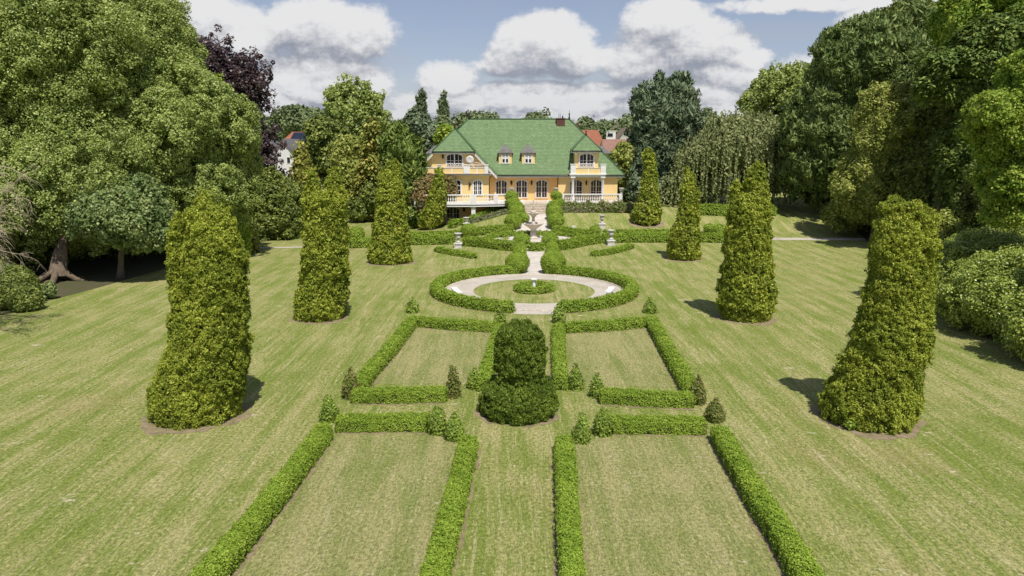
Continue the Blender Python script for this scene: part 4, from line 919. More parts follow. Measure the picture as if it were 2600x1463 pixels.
    for s in (-1, 1):
        a = np.array([gxc+s*k_, yg+.02, zh-.165]); b = np.array([gxc+s*hw*1.0, yg+.02, ze-.165]); m.prism([a, b, b-np.array([0, 0, .34]), a-np.array([0, 0, .34])], (0, .07, 0)); m.prism([a-np.array([0, 0, .1]), b-np.array([0, 0, .1]), b-np.array([0, 0, .16]), a-np.array([0, 0, .16])], (0, .7, 0))
    m.box(dx0+.05, dx1-.05, 88.25, 88.33, dze-.3, dze-.13); m.box(dx0+.05, dx1-.05, 88.33, 88.95, dze-.26, dze-.17); m.box(dx0+.05, dx0+.12, 88.33, dye, dze-.3, dze-.13); m.box(dx1-.12, dx1-.05, 88.33, dye, dze-.3, dze-.13)
    m.build('eaves_board', M['white'], root)
    m = B(); m.tube([(g1+.05, Ye-.03, ze-.13), (xR, Ye-.03, ze-.13)], .085, 8); m.tube([(gxc-k_-.1, yg-.03, zh-.11), (gxc+k_+.1, yg-.03, zh-.11)], .08, 8); m.tube([(dx0-.05, 88.15, dze-.08), (dx1+.05, 88.15, dze-.08)], .07, 8)
    m.tube([(xR, Ye, ze-.15), (xR-.25, 89.1, ze-.5), (xw1+.08, 89.5, ze-.9), (xw1+.08, 89.5, ZT)], .05, 6)
    m.build('gutter', M['gutter'], root)
    m = B(); xd = HP(1415, 500, 89.9)[0]; m.tube([(xd, 88.85, ze-.2), (xd, 89.2, ze-.4), (xd, 89.23, ZT)], .055, 6); m.build('downpipe', M['copper'], root)
    m = B(); m.tube([(xc0+.35, 86.95, zf+.02), (xc0+.3, 87.2, zf-.25), (xc0+.09, 87.34, zf-.45), (xc0+.09, 87.34, ZT)], .05, 6); m.build('downpipe', M['copper'], root)
    # awning valance under the centre eave
    m = B(); x0 = HP(1253, 447, 89.0)[0]; x1 = HP(1411, 447, 89.0)[0]; zz = HP(1300, 446, 89.0)[1]; m.box(x0, x1, 88.98, 89.3, zz-.08, zz+.1)
    n = 34
    for k in range(n):
        a = x0+(x1-x0)*k/n; w = (x1-x0)/n; m.prism([(a, 89.0, zz-.08), (a+w*.55, 89.0, zz-.08), (a+w*.55, 89.0, zz-.24), (a+w*.28, 89.0, zz-.28), (a, 89.0, zz-.24)], (0, .03, 0))
    m.build('awning', M['cream'], root)
    # small dormers
    for px in (1283, 1341.5):
        zz = HP(px, 416, 90.6)[1]
        for _ in range(8): yw = Ye+(zz-ze)/pitch; zz = HP(px, 416, yw)[1]
        x0 = HP(px-16.5, 400, yw)[0]; x1 = HP(px+16.5, 400, yw)[0]; ztp = HP(px, 388, yw-.25)[1]; yb_ = Ye+(ztp-ze)/pitch
        d = B(); d.prism([(x0, yw, zz), (x0, yw, ztp), (x0, yb_, ztp)], (x1-x0, 0, 0)); dm = d.build('dormer', M['wall'], root)
        c = (x0+x1)/2; e0 = HP(px-20, 388, yw-.25)[0]; e1 = 2*c-e0; hh = (e1-e0)/2; za = ztp+hh*1.12; d = B()
        roof_solid(d, [[(e0, yw-.25, ztp), (e1, yw-.25, ztp), (c, yw-.25+hh, za)], [(e1, yw-.25, ztp), (e1, yb_+.1, ztp), (c, Ye+(za-ze)/pitch, za), (c, yw-.25+hh, za)], [(e0, yb_+.1, ztp), (e0, yw-.25, ztp), (c, yw-.25+hh, za), (c, Ye+(za-ze)/pitch, za)]], .07)
        d.build('dormer_roof', M['lead'], dm)
        window(dm, px-10, px+10, 390.5, 415.5, yw, 2, 2, rise=.12, tw=.09, blind=True)
    # chimney with flues
    yc = Ye+(HP(1424, 319, 95)[1]-ze)/pitch-.1; x0 = HP(1413.5, 310, yc)[0]; x1 = HP(1434.5, 310, yc)[0]; zb = HP(1424, 321, yc)[1]; zc = HP(1424, 300, yc)[1]
    m = B(); m.box(x0, x1, yc, yc+.8, zb-.3, zc-.1); m.box(x0-.07, x1+.07, yc-.07, yc+.87, zc-.1, zc); ch = m.build('chimney', M['chimney'], roof)
    m = B(); m.tube([(x0+.3, yc+.4, zc), (x0+.3, yc+.4, zc+.62)], .035, 6); m.tube([(x0+.48, yc+.4, zc), (x0+.48, yc+.4, zc+.62)], .035, 6); m.build('flue', M['slate'], ch)
    m = B(); m.lathe([(.09,0),(.09,.12),(.12,.16),(.06,.24),(.015,.4),(.01,.6)], (x1-.28, yc+.4, zc), 10); m.build('cowl', M['darkblue'], ch)
    m = B()
    for px in (1237, 1371):
        q = HP(px, 319, Yr-.5); m = B(); m.box(q[0]-.08, q[0]+.08, Yr-.75, Yr-.4, q[1]-.25, q[1]+.12); m.build('roof_vent', M['gutter'], roof)
    finial(root, xrL, Yr, zr, 1.15); finial(root, xrR, Yr, zr, 1.2); finial(root, gxc, ya, zrg, 1.0, 'copper'); finial(root, dzc, dya, dza, .9, 'copper')
    # grey slate side dormers on both hips
    for s, px0, px1 in ((1, 1521, 1552), (-1, 1080, 1112)):
        y0, y1 = 92.2, 95.4; zz = HP(px1, 389, y0)[1]; za = HP(px1, 370, y0)[1]; xo = HP(px1 if s > 0 else px0, 389, y0)[0]; xi = xo-s*3.4
        m = B(); roof_solid(m, [[(xi, y0, zz), (xo, y0, zz), (xo-s*1.1, (y0+y1)/2, za), (xi, (y0+y1)/2, za)], [(xo, y0, zz), (xo, y1, zz), (xo-s*1.1, (y0+y1)/2, za)], [(xi, y1, zz), (xo, y1, zz), (xo-s*1.1, (y0+y1)/2, za), (xi, (y0+y1)/2, za)]], .08)
        sd_ = m.build('side_dormer_roof', M['slate'], root)
        m = B(); m.box(min(xi, xo-s*.3), max(xi, xo-s*.3), y0+.3, y1-.3, zz-1.6, zz-.07); m.build('side_dormer', M['wall'], root)
    # upper windows
    window(root, 1131, 1177, 388.5, 424, 88.6, 4, 2, rise=.22, railing=True)
    wd0 = HP(1459.5, 400, 88.9)[0]; wd1 = HP(1519.5, 400, 88.9)[0]; zb = HP(1490, 443, 88.9)[1]
    m = B(); m.box(wd0, wd1, 88.9, 89.2, zb, dze-.12); m.box(wd0, wd0+.3, 89.2, dye+.3, zb, dze-.12); m.box(wd1-.3, wd1, 89.2, dye+.3, zb, dze-.12); m.build('balcony_room_wall', M['wall'], root)
    m = B(); m.box(wd0+.0, wd0+.28, 88.7, 88.9, dze-.55, dze-.3); m.build('bracket', M['white'], root)
    window(root, 1469.5, 1509.5, 388.5, 424.5, 88.9, 4, 2, rise=.22, railing=True)
    # left balcony
    by0 = 86.9; zs = HP(1180, 441, by0)[1]; zp = HP(1180, 425.5, by0)[1]; bx0 = HP(1123, 430, by0)[0]; bx1 = HP(1236, 430, by0)[0]
    m = B(); m.box(-12, HP(1247, 445, by0)[0], 86.75, 88.6, zs-.2, zs-.02); sl_ = m.build('balcony_slab', M['white'], root)
    m = B(); m.box(-12, HP(1246, 445, 86.6)[0], 86.68, 86.75, zs-.12, zs); m.build('gutter', M['slate'], sl_)
    m = B(); m.box(-11.5, bx1, by0, by0+.18, zs-.02, zp-.08); m.box(bx1-.18, bx1, by0+.18, 88.6, zs-.02, zp-.08); pr = m.build('parapet', M['wall'], root)
    m = B(); m.box(-11.5, bx1, by0-.05, by0+.23, zp-.08, zp); 
    for p in (1147.5, 1211): a = HP(p, 430, by0)[0]; m.box(a-.07, a+.07, by0-.02, by0-.0, zs, zp-.08)
    m.build('coping', M['white'], pr)
    for a, b_ in ((1111, 1120), (1177, 1193), (1230, 1239.5)):
        xa = HP(a, 430, by0)[0]; xb = HP(b_, 430, by0)[0]; zt_ = HP(1180, 418, by0)[1]; m = B(); m.box(xa, xb, by0-.12, by0+.35, zs-.0, zt_-.1); m.box(xa-.05, xb+.05, by0-.17, by0+.4, zt_-.1, zt_); m.build('balcony_post', M['white'], root)
    m = B(); xa = HP(1194, 420, 87.2)[0]; xb = HP(1226, 420, 87.2)[0]
    for k in range(8):
        a = xa+(xb-xa)*k/8; b_ = xa+(xb-xa)*(k+1)/8; m.tube([(a, 87.2, zp), (b_, 87.2, zp+.42)], .025, 4); m.tube([(b_, 87.2, zp), (a, 87.2, zp+.42)], .025, 4)
    m.tube([(xa, 87.2, zp+.42), ((xa+xb)/2, 87.2, zp+.6), (xb, 87.2, zp+.42)], .03, 4); m.build('lattice_screen', M['cream'], root)
    # satellite dish
    dx, dz = HP(1193, 406, 88.0); m = B(); n = 24; vs = [(dx, 88.12, dz)]
    for r_, dep in ((.25, .02), (.5, 0.1)):
        for k in range(n): a = 2*math.pi*k/n; vs.append((dx+r_*math.cos(a), 88.12-dep, dz+r_*math.sin(a)))
    vb = [(a, b_+.03, c) for a, b_, c in vs]; N_ = len(vs); fs = [(0, 1+k, 1+(k+1) % n) for k in range(n)]+[(1+k, 1+n+k, 1+n+(k+1) % n, 1+(k+1) % n) for k in range(n)]
    m.mesh(vs+vb, fs+[tuple(N_+i for i in f[::-1]) for f in fs]+[(1+n+k, N_+1+n+k, N_+1+n+(k+1) % n, 1+n+(k+1) % n) for k in range(n)], True)
    m.tube([(dx, 88.14, dz), (dx, 88.3, dz-.1), (dx, 88.35, dz-1.2)], .035, 5); m.tube([(dx, 88.03, dz-.45), (dx+.05, 87.6, dz-.25)], .018, 4); dd = m.build('satellite_dish', M['dish'], root)
    # ground floor windows
    window(root, 1145, 1173, 455, 503, 87.4, 2, 3, rise=.3, zb=ZT+.75); window(root, 1199.5, 1226, 456, 503, 87.4, 4, 3, rise=.35, zb=ZT+.75)
    y = 89.93
    window(root, 1256.5, 1289.5, 455.5, 490, y, 4, 2, rise=.3, white=False, zb=ZT+.65)
    window(root, 1307.5, 1341, 454.5, 504, y, 4, 3, True, rise=.3, white=False, tw=.16); window(root, 1358, 1392, 454.5, 504, y, 4, 3, True, rise=.3, white=False, tw=.16)
    window(root, 1445, 1480, 455, 500, 89.3, 4, 3, rise=.3, white=False, zb=ZT+.4); window(root, 1497.5, 1529.5, 454.5, 500, 89.3, 4, 3, rise=.3, white=False, zb=ZT+.4)
    window(root, 1131, 1170.5, 523.5, 570, 88.6, 4, 3, True, rise=.3, white=False, tw=.16)
    for px, py, Y in ((1125, 399, 88.6), (1193, 469.5, 87.4), (1298.5, 465, 89.93), (1349.5, 465, 89.93), (1488.5, 465.5, 89.3), (1178.5, 533, 88.6)): lantern(root, px, py, Y)
    # right balcony on two columns
    y0 = 86.9; zs = HP(1490, 441.5, y0)[1]; zl = HP(1490, 448, y0)[1]; a0 = HP(1446, 445, y0)[0]; a1 = HP(1540, 445, y0)[0]
    m = B(); m.box(a0, a1, y0-.15, 89.28, zs-.13, zs); m.box(a0+.15, a1-.15, y0-.02, 89.27, zl-.06, zs-.13); m.build('balcony_slab', M['white'], root)
    p0 = HP(1449, 430, y0)[0]; p1 = HP(1462, 430, y0)[0]; p2 = HP(1525.5, 430, y0)[0]; p3 = HP(1538.5, 430, y0)[0]; zp = HP(1490, 426, y0)[1]; zt_ = HP(1490, 416.5, y0)[1]
    m = B(); m.box(p1, p2, y0+.05, y0+.22, zs, zp-.07); m.box(p0+.1, p0+.28, y0+.3, 88.9, zs, zp-.07); m.box(p3-.28, p3-.1, y0+.3, 88.9, zs, zp-.07); pr = m.build('parapet', M['wall'], root)
    m = B(); m.box(p1, p2, y0, y0+.27, zp-.07, zp); c = (p1+p2)/2; m.box(c-.06, c+.06, y0+.03, y0+.05, zs, zp-.07); m.build('coping', M['white'], pr)
    for a, b_ in ((p0, p1), (p2, p3)):
        m = B(); m.box(a, b_, y0-.05, y0+.45, zs, zt_-.08); m.box(a-.05, b_+.05, y0-.1, y0+.5, zt_-.08, zt_); m.build('balcony_post', M['white'], root)
        c = (a+b_)/2; m = B(); m.box(c-.28, c+.28, y0-.08, y0+.48, zl-.2, zl-.06); m.lathe([(.25, 0), (.25, .12), (.19, .2), (.18, 1.0), (.165, zl-.2-ZT-.12), (.25, zl-.2-ZT)], (c, y0+.2, ZT), 18); m.build('column', M['white'], root)
    # column under the left terrace
    x, z = HP(1202, 520, 85.3); zg = float(T(x, 85.3)); m = B(); m.box(x-.24, x+.24, 85.06, 85.54, zg-.3, ZT-.42); m.box(x-.3, x+.3, 85.0, 85.6, ZT-.55, ZT-.42); m.build('column', M['white'], root)
    return root, ze, xw1

def baluster_mesh():
    m = MB(); m.box(-.065, .065, -.065, .065, 0, .06); m.box(-.065, .065, -.065, .065, .66, .72)
    m.lathe([(.05,.06),(.045,.1),(.08,.2),(.085,.27),(.05,.42),(.035,.52),(.05,.58),(.055,.62),(.05,.66)], (0, 0, 0), 8)
    o = m.build('baluster', M['white'], None, (0, 0, 0)); me = o.data; bpy.data.objects.remove(o); return me
def balustrade(pts, label, posts, bm, gap=.27, z=ZT, end_posts=True):
    C = [np.array(p, float) for p in pts]; d = np.r_[0, np.cumsum([np.linalg.norm(C[i+1]-C[i]) for i in range(len(C)-1)])]
    at = lambda s: np.array([np.interp(s, d, [c[0] for c in C]), np.interp(s, d, [c[1] for c in C])])
    mid = at(d[-1]/2); t = empty('balustrade', (mid[0], mid[1], z), label, 'balustrade', 'white balustrades along the terrace')
    for nm, zz0, zz1, w in (('handrail', .90, 1.03, .17), ('plinth_rail', 0.0, .18, .15)):
        m = MB()
        for i in range(len(C)-1):
            u = (C[i+1]-C[i])/np.linalg.norm(C[i+1]-C[i]); n = np.array([-u[1], u[0]])*w; q = [C[i]-n, C[i+1]-n, C[i+1]+n, C[i]+n]; m.prism([(a[0], a[1], z+zz0) for a in q], (0, 0, zz1-zz0))
        m.build(nm, M['white'], t)
    ps = []
    for s in posts:
        p = at(s*d[-1]); ps.append(s*d[-1]); m = MB(); m.box(p[0]-.2, p[0]+.2, p[1]-.19, p[1]+.19, z-.0, z+.96); m.build('post', M['white'], t)
    n = int(d[-1]/gap)
    for k in range(n):
        s = (k+.5)*gap
        if min([abs(s-q) for q in ps]+[9]) < .26: continue
        p = at(s); o = bpy.data.objects.new('baluster', bm); COL.objects.link(o); o.parent = t; o.location = (p[0]-mid[0], p[1]-mid[1], .18)
    return t
def terrace(root, xw1):
    # paved terrace and its retaining wall
    xa, xb = HP(1331, 512, 85.9)[0], HP(1387, 512, 85.9)[0]; xe = HP(1582, 510, 86.2)[0]
    L_ = [HP(1100, 513, 84.8), HP(1205, 513, 84.8), HP(1262, 511, 85.5), HP(1305, 509, 86.2)]
    lp = [(-11.7, 84.8), (L_[1][0], 84.85), (L_[2][0], 85.5), (L_[3][0], 86.2)]
    m = MB(); m.prism([(x, y, ZT-.42) for x, y in lp+[(xa, 86.2), (xa, 90.3), (-11.7, 90.3)]], (0, 0, .42-.0)); m.build('terrace_slab', M['white'], root)
    m = MB(); m.box(xa-.001, xb+.001, 85.9, 90.2, ZT-.4, ZT+.0); m.box(xb, xe, 86.1, 90.2, 0.5, ZT+.004); m.box(xa-2.0, xa-.003, 86.5, 88.5, 1.0, ZT-.43); m.box(xw1, xe, 90.2, 92, .5, ZT+.002); m.build('terrace', M['step'], root)
    # dark drip edge under the slab rim
    m = MB()
    for i in range(3): m.tube([(lp[i][0], lp[i][1]-.03, ZT-.2), (lp[i+1][0], lp[i+1][1]-.03, ZT-.2)], .035, 5)
    m.build('drip_edge', M['slate'], root)
    n = 7; rise = (ZT-1.95)/n
    st = MB()
    for k in range(n-1):
        zt_ = ZT-rise*(k+1); y1 = 85.9-.27*k; st.box(xa, xb, y1-.27, y1+.0, 1.2, zt_-.035); st.box(xa, xb, y1-.31, y1-.002, zt_-.035, zt_)
    st.build('steps', M['step'], root)
    for x in (xa-.25, xb+.25):
        m = MB(); m.box(x-.22, x+.22, 85.35, 85.85, 1.5, ZT-.25); m.box(x-.26, x+.26, 85.3, 85.9, ZT-.25, ZT-.17); m.box(x-.22, x+.22, 85.95, 86.5, ZT-.2, ZT+.25); m.build('stair_block', M['white'], root)
    bm = baluster_mesh()
    balustrade([(-11.5, 85.0), (L_[1][0], 85.05), (L_[2][0], 85.7), (L_[3][0], 86.4)], 'white balustrade around the left terrace above the basement', [.0, .28, .565, .59, .80, .815, .99], bm)
    xr = HP(1428, 510, 86.3)[0]
    balustrade([(xr, 86.3), (xe-.2, 86.3)], 'long white balustrade right of the steps, above the rose bed', [0, .985], bm)
    small_urn(HP(1298.5, 480, 86.4)[0], 86.45, ZT+1.07, 'small white urn behind the topmost ball left of the steps'); small_urn(HP(1411.5, 480, 86.4)[0], 86.45, ZT+1.07, 'small white urn behind the topmost ball right of the steps')
    x = HP(1577.5, 480, 86.3)[0]; small_urn(x, 86.3, ZT+1.07, 'white urn on the end post of the right balustrade')
    # posts carrying the two urns by the steps
    for px in (1298.5, 1411.5):
        q = HP(px, 480, 86.45)[0]; m = MB(); m.box(q-.22, q+.22, 86.23, 86.67, ZT-.3, ZT+1.03); m.build('urn_post', M['white'], root)
# ------------------------------------------------------------ tall clipped thujas
def tf(rows, ox=0, oy=0, s=1.): return [(oy+a/s, ox+b/s, ox+c/s) for a, b, c in rows]
def stacks_from(lobes, pbx, pby):
    g0 = G_(pbx, pby); low = lobes[0][-3]; r = (low[2]-low[1])/2/F*g0[1]*1.02; Yc = g0[1]+r*.92; out = []; z0 = float(T((low[1]+low[2])/2/F*0+g0[0], Yc))
    for i, rows in enumerate(lobes):
        R = []
        for (py, xl, xr) in rows:
            a, z = HP(xl, py, Yc); b, _ = HP(xr, py, Yc)
            if z > z0+.15: R.append((z, (a+b)/2, (b-a)/2))
        R.sort()
        if i == 0: R = [(z0, R[0][1], R[0][2]*.97)]+R
        R.append((R[-1][0]+.12, R[-1][1], .05)); yc = Yc+(0 if i == 0 else .1)
        out.append(Stack(R, yc, .95 if i == 0 else 1.0))
    return out, np.array([out[0].x[0], Yc, z0]), out[0].r0[0]
def thujas():
    data = [
     ([tf([(35,355,395),(70,310,450),(120,280,525),(200,272,562),(300,265,608),(450,268,622),(600,262,632),(700,250,645),(850,200,648),(950,150,640),(1050,118,625),(1130,85,618),(1200,62,600),(1280,58,575),(1330,85,560)],350,480,2.263),
       tf([(158,215,235),(190,180,262),(260,163,272),(400,158,280),(600,160,290),(800,166,300),(930,152,330)],350,480,2.263)], (490,1092), 'biggest clipped thuja in the left foreground, twin tipped with a wide foot'),
     ([tf([(497,772,881),(553,768,884),(590,768,887),(627,766,889),(683,762,891),(720,760,889),(760,746,885),(785,744,880)]), tf([(437,781,796),(452,774,812),(497,770,831),(540,772,840)]), tf([(430,838,858),(448,820,870),(478,812,880),(515,809,885),(540,815,880)])], (812,820), 'second clipped thuja on the left, with two shaggy tops and straight sides'),
     ([tf([(622,1030,1100),(650,1010,1125),(690,965,1130),(760,955,1140),(860,940,1155),(950,935,1165),(1050,930,1175),(1130,915,1185),(1200,905,1200),(1260,893,1212),(1300,900,1200)],600,180,2.683)], (992,674), 'third clipped thuja on the left, bell shaped and standing on open lawn'),
     ([tf([(670,1365,1395),(720,1340,1425),(800,1320,1440),(860,1290,1440),(930,1275,1440),(990,1240,1420),(1040,1225,1400),(1070,1235,1380)],600,180,2.683)], (1088,586), 'small leaning thuja in front of the reddish shrub, nearest the villa on the left'),
     ([tf([(58,455,555),(90,425,600),(180,398,640),(270,372,670),(400,366,690),(520,350,700),(620,320,700),(720,305,715),(800,272,700),(900,245,690),(1000,200,668),(1080,165,640),(1180,105,625),(1260,88,620),(1330,100,612)],2050,480,2.265),
       tf([(95,610,690),(130,600,752),(200,590,768),(350,590,768),(460,590,752),(560,590,745),(700,560,728)],2050,480,2.265)], (2225,1102), 'biggest clipped thuja in the right foreground, leaning right with a blunt top'),
     ([tf([(418,1910,1933),(431,1899,1944),(454,1893,1952),(492,1876,1954),(518,1850,1956),(568,1840,1957),(625,1836,1960),(682,1831,1962),(720,1824,1968),(767,1818,1971),(790,1825,1965)]), tf([(463,1866,1876),(480,1859,1883),(515,1851,1887),(560,1845,1890)])], (1895,823), 'second clipped thuja on the right, tall column with a lower left tip'),
     ([tf([(735,632,650),(790,610,700),(860,600,725),(950,585,735),(1040,570,735),(1130,540,735),(1200,510,740),(1270,497,742),(1310,500,735)],1500,150,2.634)], (1735,664), 'third clipped thuja on the right, pointed cone before the weeping beech'),
     ([tf([(605,375,400),(650,350,435),(720,345,445),(790,335,455),(880,325,465),(930,310,470),(980,285,475),(1040,260,480),(1090,265,470)],1500,150,2.634)], (1640,576), 'fourth thuja on the right, slim top on a round foot, nearest the villa')]
    for k, (lobes, (bx, by), lab) in enumerate(data):
        st, org, r0 = stacks_from(lobes, bx, by); Y = org[1]; L = max(.038, .0017*Y)
        t = empty('thuja_tree', org, lab, 'thuja', 'tall clipped thujas on the lawn')
        foliage_obj('crown', st, M['thuja'], 'clump', L, parent=t, lobes=(.12+.0042*Y, 1.15), cr=.055+.0012*Y, cov=1.5, maxn=460000, dens=1.1, inset=.32, rj=(.45, 1.25), stray=.07, sink=1.5, lump=.055, lw=1.3, fill=.5, asp=2.2, tip=.5)
        b = MB(); b.lathe([(.25, -.2), (.2, .5), (.15, 1.5), (.05, 3)], org, 8); b.build('trunk', M['bark'], t)
        soil_patch(org[0], org[1], r0*1.12, r0*1.12)
    # yew in the middle
    b = G_(1315, 1077); Yc = b[1]+1.15; z0 = 0
    def R(rows):
        o = []
        for py, xl, xr in rows:
            a, z = HP(xl, py, Yc); c, _ = HP(xr, py, Yc)
            if z > .1: o.append((z, (a+c)/2, (c-a)/2))
        return sorted(o)
    low = R([(966,1268,1374),(974,1243,1396),(988,1230,1404),(1010,1224,1408),(1035,1222,1408)]); low = [(0, low[0][1], low[0][2]*.95)]+low
    up = R([(826,1284,1352),(838,1268,1368),(860,1260,1376),(900,1257,1381),(930,1259,1380),(955,1266,1374),(1010,1270,1370)]); up.append((up[-1][0]+.1, up[-1][1], .1))
    s1 = Stack(low, Yc); s2 = Stack(up, Yc)
    org = np.array([low[0][1], Yc, 0]); t = empty('yew_tree', org, 'dark feathery yew on the grass walk, narrow column above a wide round skirt', 'yew')
    foliage_obj('crown', [s1, s2], M['yew'], 'tuft', .036, parent=t, cr=.13, cov=2.0, maxn=300000, dens=1.9, inset=.15, stray=.16)
    bb = MB(); bb.lathe([(.2, -.2), (.17, .8), (.1, 2.5)], org, 8); bb.build('trunk', M['bark'], t)
    soil_patch(org[0], org[1], 1.55, 1.45)
    # leafy weeds at the foot of the right foreground thuja
    g0 = G_(2200, 1098)
    o = foliage_obj('weeds', [Ell((g0[0]-.25, g0[1]+.25, .2), (.45, .25, .22)), Ell((g0[0]+.4, g0[1]+.15, .1), (.35, .2, .18))], M['bright'], 'broad', .06, origin=(g0[0], g0[1], 0), cr=.12, core=False)
    tag(o, 'patch of bright broad leaved weeds at the foot of the right foreground thuja', 'weeds')

# ------------------------------------------------------------ background planting
def E(px, py, rx, ry, Y, rd=None):
    ax = Y*CP+1.5; x, z = HP(px, py, Y); a = rx/F*ax; c = ry/F*ax*1.02
    return Ell((x, Y, z), (a, rd or min(a, 1.3*c), c))
def tree(name, ells, Y, label, mat, style='broad', kp=None, base=None, cat='tree', group=None, tr=.3, L=None, trunkc=True, **kw):
    bodies = []
    for e in ells: bodies.append(E(e[0], e[1], e[2], e[3], Y+(e[4] if len(e) > 4 else 0)))
    if base is None: bx = bodies[0].c[0]; by = Y
    else: bx, by = base
    z0 = float(T(bx, by)); t = empty(name, (bx, by, z0), label, cat, group); L = L or .0031*Y
    k = dict(cr=.0085*Y, cov=1.35, maxn=70000, dens=1.2, lump=.006*Y, lw=.07*Y, sink=.85); k.update(kw)
    foliage_obj('crown', bodies, mat, style, L, parent=t, **k)
    if trunkc:
        c = bodies[0].c; trunk(t, (bx, by, z0), (c[0], c[1], c[2]), tr, [b.c+np.array([0, b.r[1]*.2, b.r[2]*.3]) for b in bodies[:5]])
    return t
def cone_tree(name, rows, Y, label, mat, style, base_top=True, cat='conifer', group=None, extra=(), **kw):
    R = []
    for py, xl, xr in rows:
        a, z = HP(xl, py, Y); b, _ = HP(xr, py, Y); R.append((z, (a+b)/2, (b-a)/2))
    R.sort(); z0 = float(T(R[0][1], Y))
    if R[0][0] > z0+.5 and base_top: R = [(z0+.2, R[0][1], R[0][2]*.8)]+R
    R.append((R[-1][0]+.25, R[-1][1], .05)); bodies = [Stack(R, Y, .9)]
    for ex in extra:
        r2 = sorted([(HP(a, py, Y)[1], (HP(a, py, Y)[0]+HP(b, py, Y)[0])/2, (HP(b, py, Y)[0]-HP(a, py, Y)[0])/2) for py, a, b in ex]); bodies.append(Stack(r2, Y, 1))
    t = empty(name, (R[0][1], Y, z0), label, cat, group)
    k = dict(cr=.0085*Y, cov=1.4, maxn=70000, dens=1.3); k.update(kw); L = k.pop('L', .0031*Y)
    foliage_obj('crown', bodies, mat, style, L, parent=t, **k)
    b = MB(); b.tube([(R[0][1], Y, z0-.3), (R[0][1], Y, z0+2), (R[-1][1], Y, R[-1][0]-.5)], [.35, .3, .06], 8); b.build('trunk', M['bark'], t)
    return t
def bush(ells, Y, label, mat, style='broad', cat='shrub', group=None, name='shrub', **kw):
    bodies = []
    for e in ells: bodies.append(E(e[0], e[1], e[2], e[3], Y+(e[4] if len(e) > 4 else 0)))
    c = bodies[0].c; z0 = float(T(c[0], c[1])); k = dict(cr=.0075*Y, cov=1.5, maxn=45000, dens=1.3); k.update(kw); L = k.pop('L', .0031*Y)
    o = foliage_obj(name, bodies, mat, style, L, origin=(c[0], c[1], z0), **k); return tag(o, label, cat, group)
def background():
    S26 = lambda r, ox, oy, s: tf(r, ox, oy, s)
    # ---- left wood
    tA = tree('broadleaf_tree', [(130,150,300,300),(330,150,160,150,2),(150,455,275,195,-3),(380,330,150,140,3)], 60, 'huge grey green broadleaf tree filling the upper left corner', M['decid'], base=(G_(151,712)[0], G_(151,712)[1]),
        lobes=(1.7, 1.3), cr=.42, maxn=620000, cov=1.4, L=.115, inset=1.8, trunkc=False, stray=.3)
    b = G_(151, 715); m = MB(); x, y = b[0], b[1]; z = 0
    m.tube([(x-.45, y, -.6), (x-.3, y, -.05), (x-.05, y, .6), (x+.3, y, 2.0), (x+.5, y+.9, 4.2), (x+.5, y+4, 7.0), (x+.4, y+9, 14)], [1.1, .85, .6, .48, .4, .32, .15], 16)
    for an in (-2.4, -1.2, .2): m.tube([(x-.1+.5*math.cos(an), y+.5*math.sin(an), .7), (x-.2+1.3*math.cos(an), y+1.3*math.sin(an), .12), (x-.2+2.3*math.cos(an), y+2.3*math.sin(an), -.15)], [.24, .2, .07], 7)
    for k, q in enumerate(((-3, 5, 10), (2.5, 5, 10), (3, 8, 13), (-5, 8, 13))): m.tube([(x+.6, y+3.2, 5+.4*k), (x+q[0]*.5, y+5+q[1]*.3, 6+q[2]*.2), (x+q[0], y+5+q[1], q[2])], [.3, .2, .06], 7)
    m.build('trunk', M['bark'], tA)
    tree('broadleaf_tree', [(440,350,185,165),(490,480,140,105),(560,420,70,80,2)], 62, 'rounded broadleaf tree forming the right shoulder of the left wood', M['decid'], lobes=(1.5, 1.4), cr=.4, maxn=440000, cov=1.4, L=.12, inset=1.6, tr=.4, stray=.3)
    tree('maple_tree', [(315,545,108,85),(255,560,60,50,-.5),(375,585,55,50,-.5)], 52, 'low domed maple with pale blue green leaves before the dark gap in the left wood', M['maple'], base=(HP(292,600,53)[0], 53), lobes=(.8, 1.5), cr=.3, maxn=120000, L=.15, inset=.9, tr=.24)
    cone_tree('cypress_tree', [(202,545,556),(240,520,585),(300,505,606),(380,520,625),(470,540,625),(540,560,640)], 64, 'bright green conifer rising behind the right shoulder of the left wood', M['bright'], 'clump', L=.17, cr=.45)
    tree('bright_tree', [(345,50,92,110),(290,-10,90,80),(400,90,45,60)], 70, 'sunlit yellow green tree top behind the huge tree, at the upper edge', M['bright'], cr=.5, L=.18, lobes=(1.2, 1.5), maxn=90000, tr=.4)
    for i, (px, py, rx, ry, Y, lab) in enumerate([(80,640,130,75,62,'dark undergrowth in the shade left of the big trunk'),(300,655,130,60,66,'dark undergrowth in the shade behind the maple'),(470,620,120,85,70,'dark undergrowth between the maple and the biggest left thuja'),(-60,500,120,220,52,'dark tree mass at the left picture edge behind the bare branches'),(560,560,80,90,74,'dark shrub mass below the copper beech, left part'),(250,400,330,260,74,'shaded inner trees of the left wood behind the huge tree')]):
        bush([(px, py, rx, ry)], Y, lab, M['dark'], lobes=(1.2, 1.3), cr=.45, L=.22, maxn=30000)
    tree('copper_beech', [(515,185,56,66),(585,230,74,76,1),(616,320,46,70),(668,372,20,26,-1),(600,410,50,60),(640,475,62,50),(655,560,60,50)], 80, 'dark purple copper beech with drooping ragged branches against the sky', M['beech'], lobes=(1.1, 1.6), cr=.42, L=.2, maxn=110000, stray=2.2, inset=1.8, dens=.9, tr=.5)
    bush([(700,540,62,90),(640,590,50,50,-1),(660,500,50,60)], 77, 'dark olive shrub mass below the copper beech', M['dark'], lobes=(.8, 1.4), cr=.4, maxn=70000, L=.2)
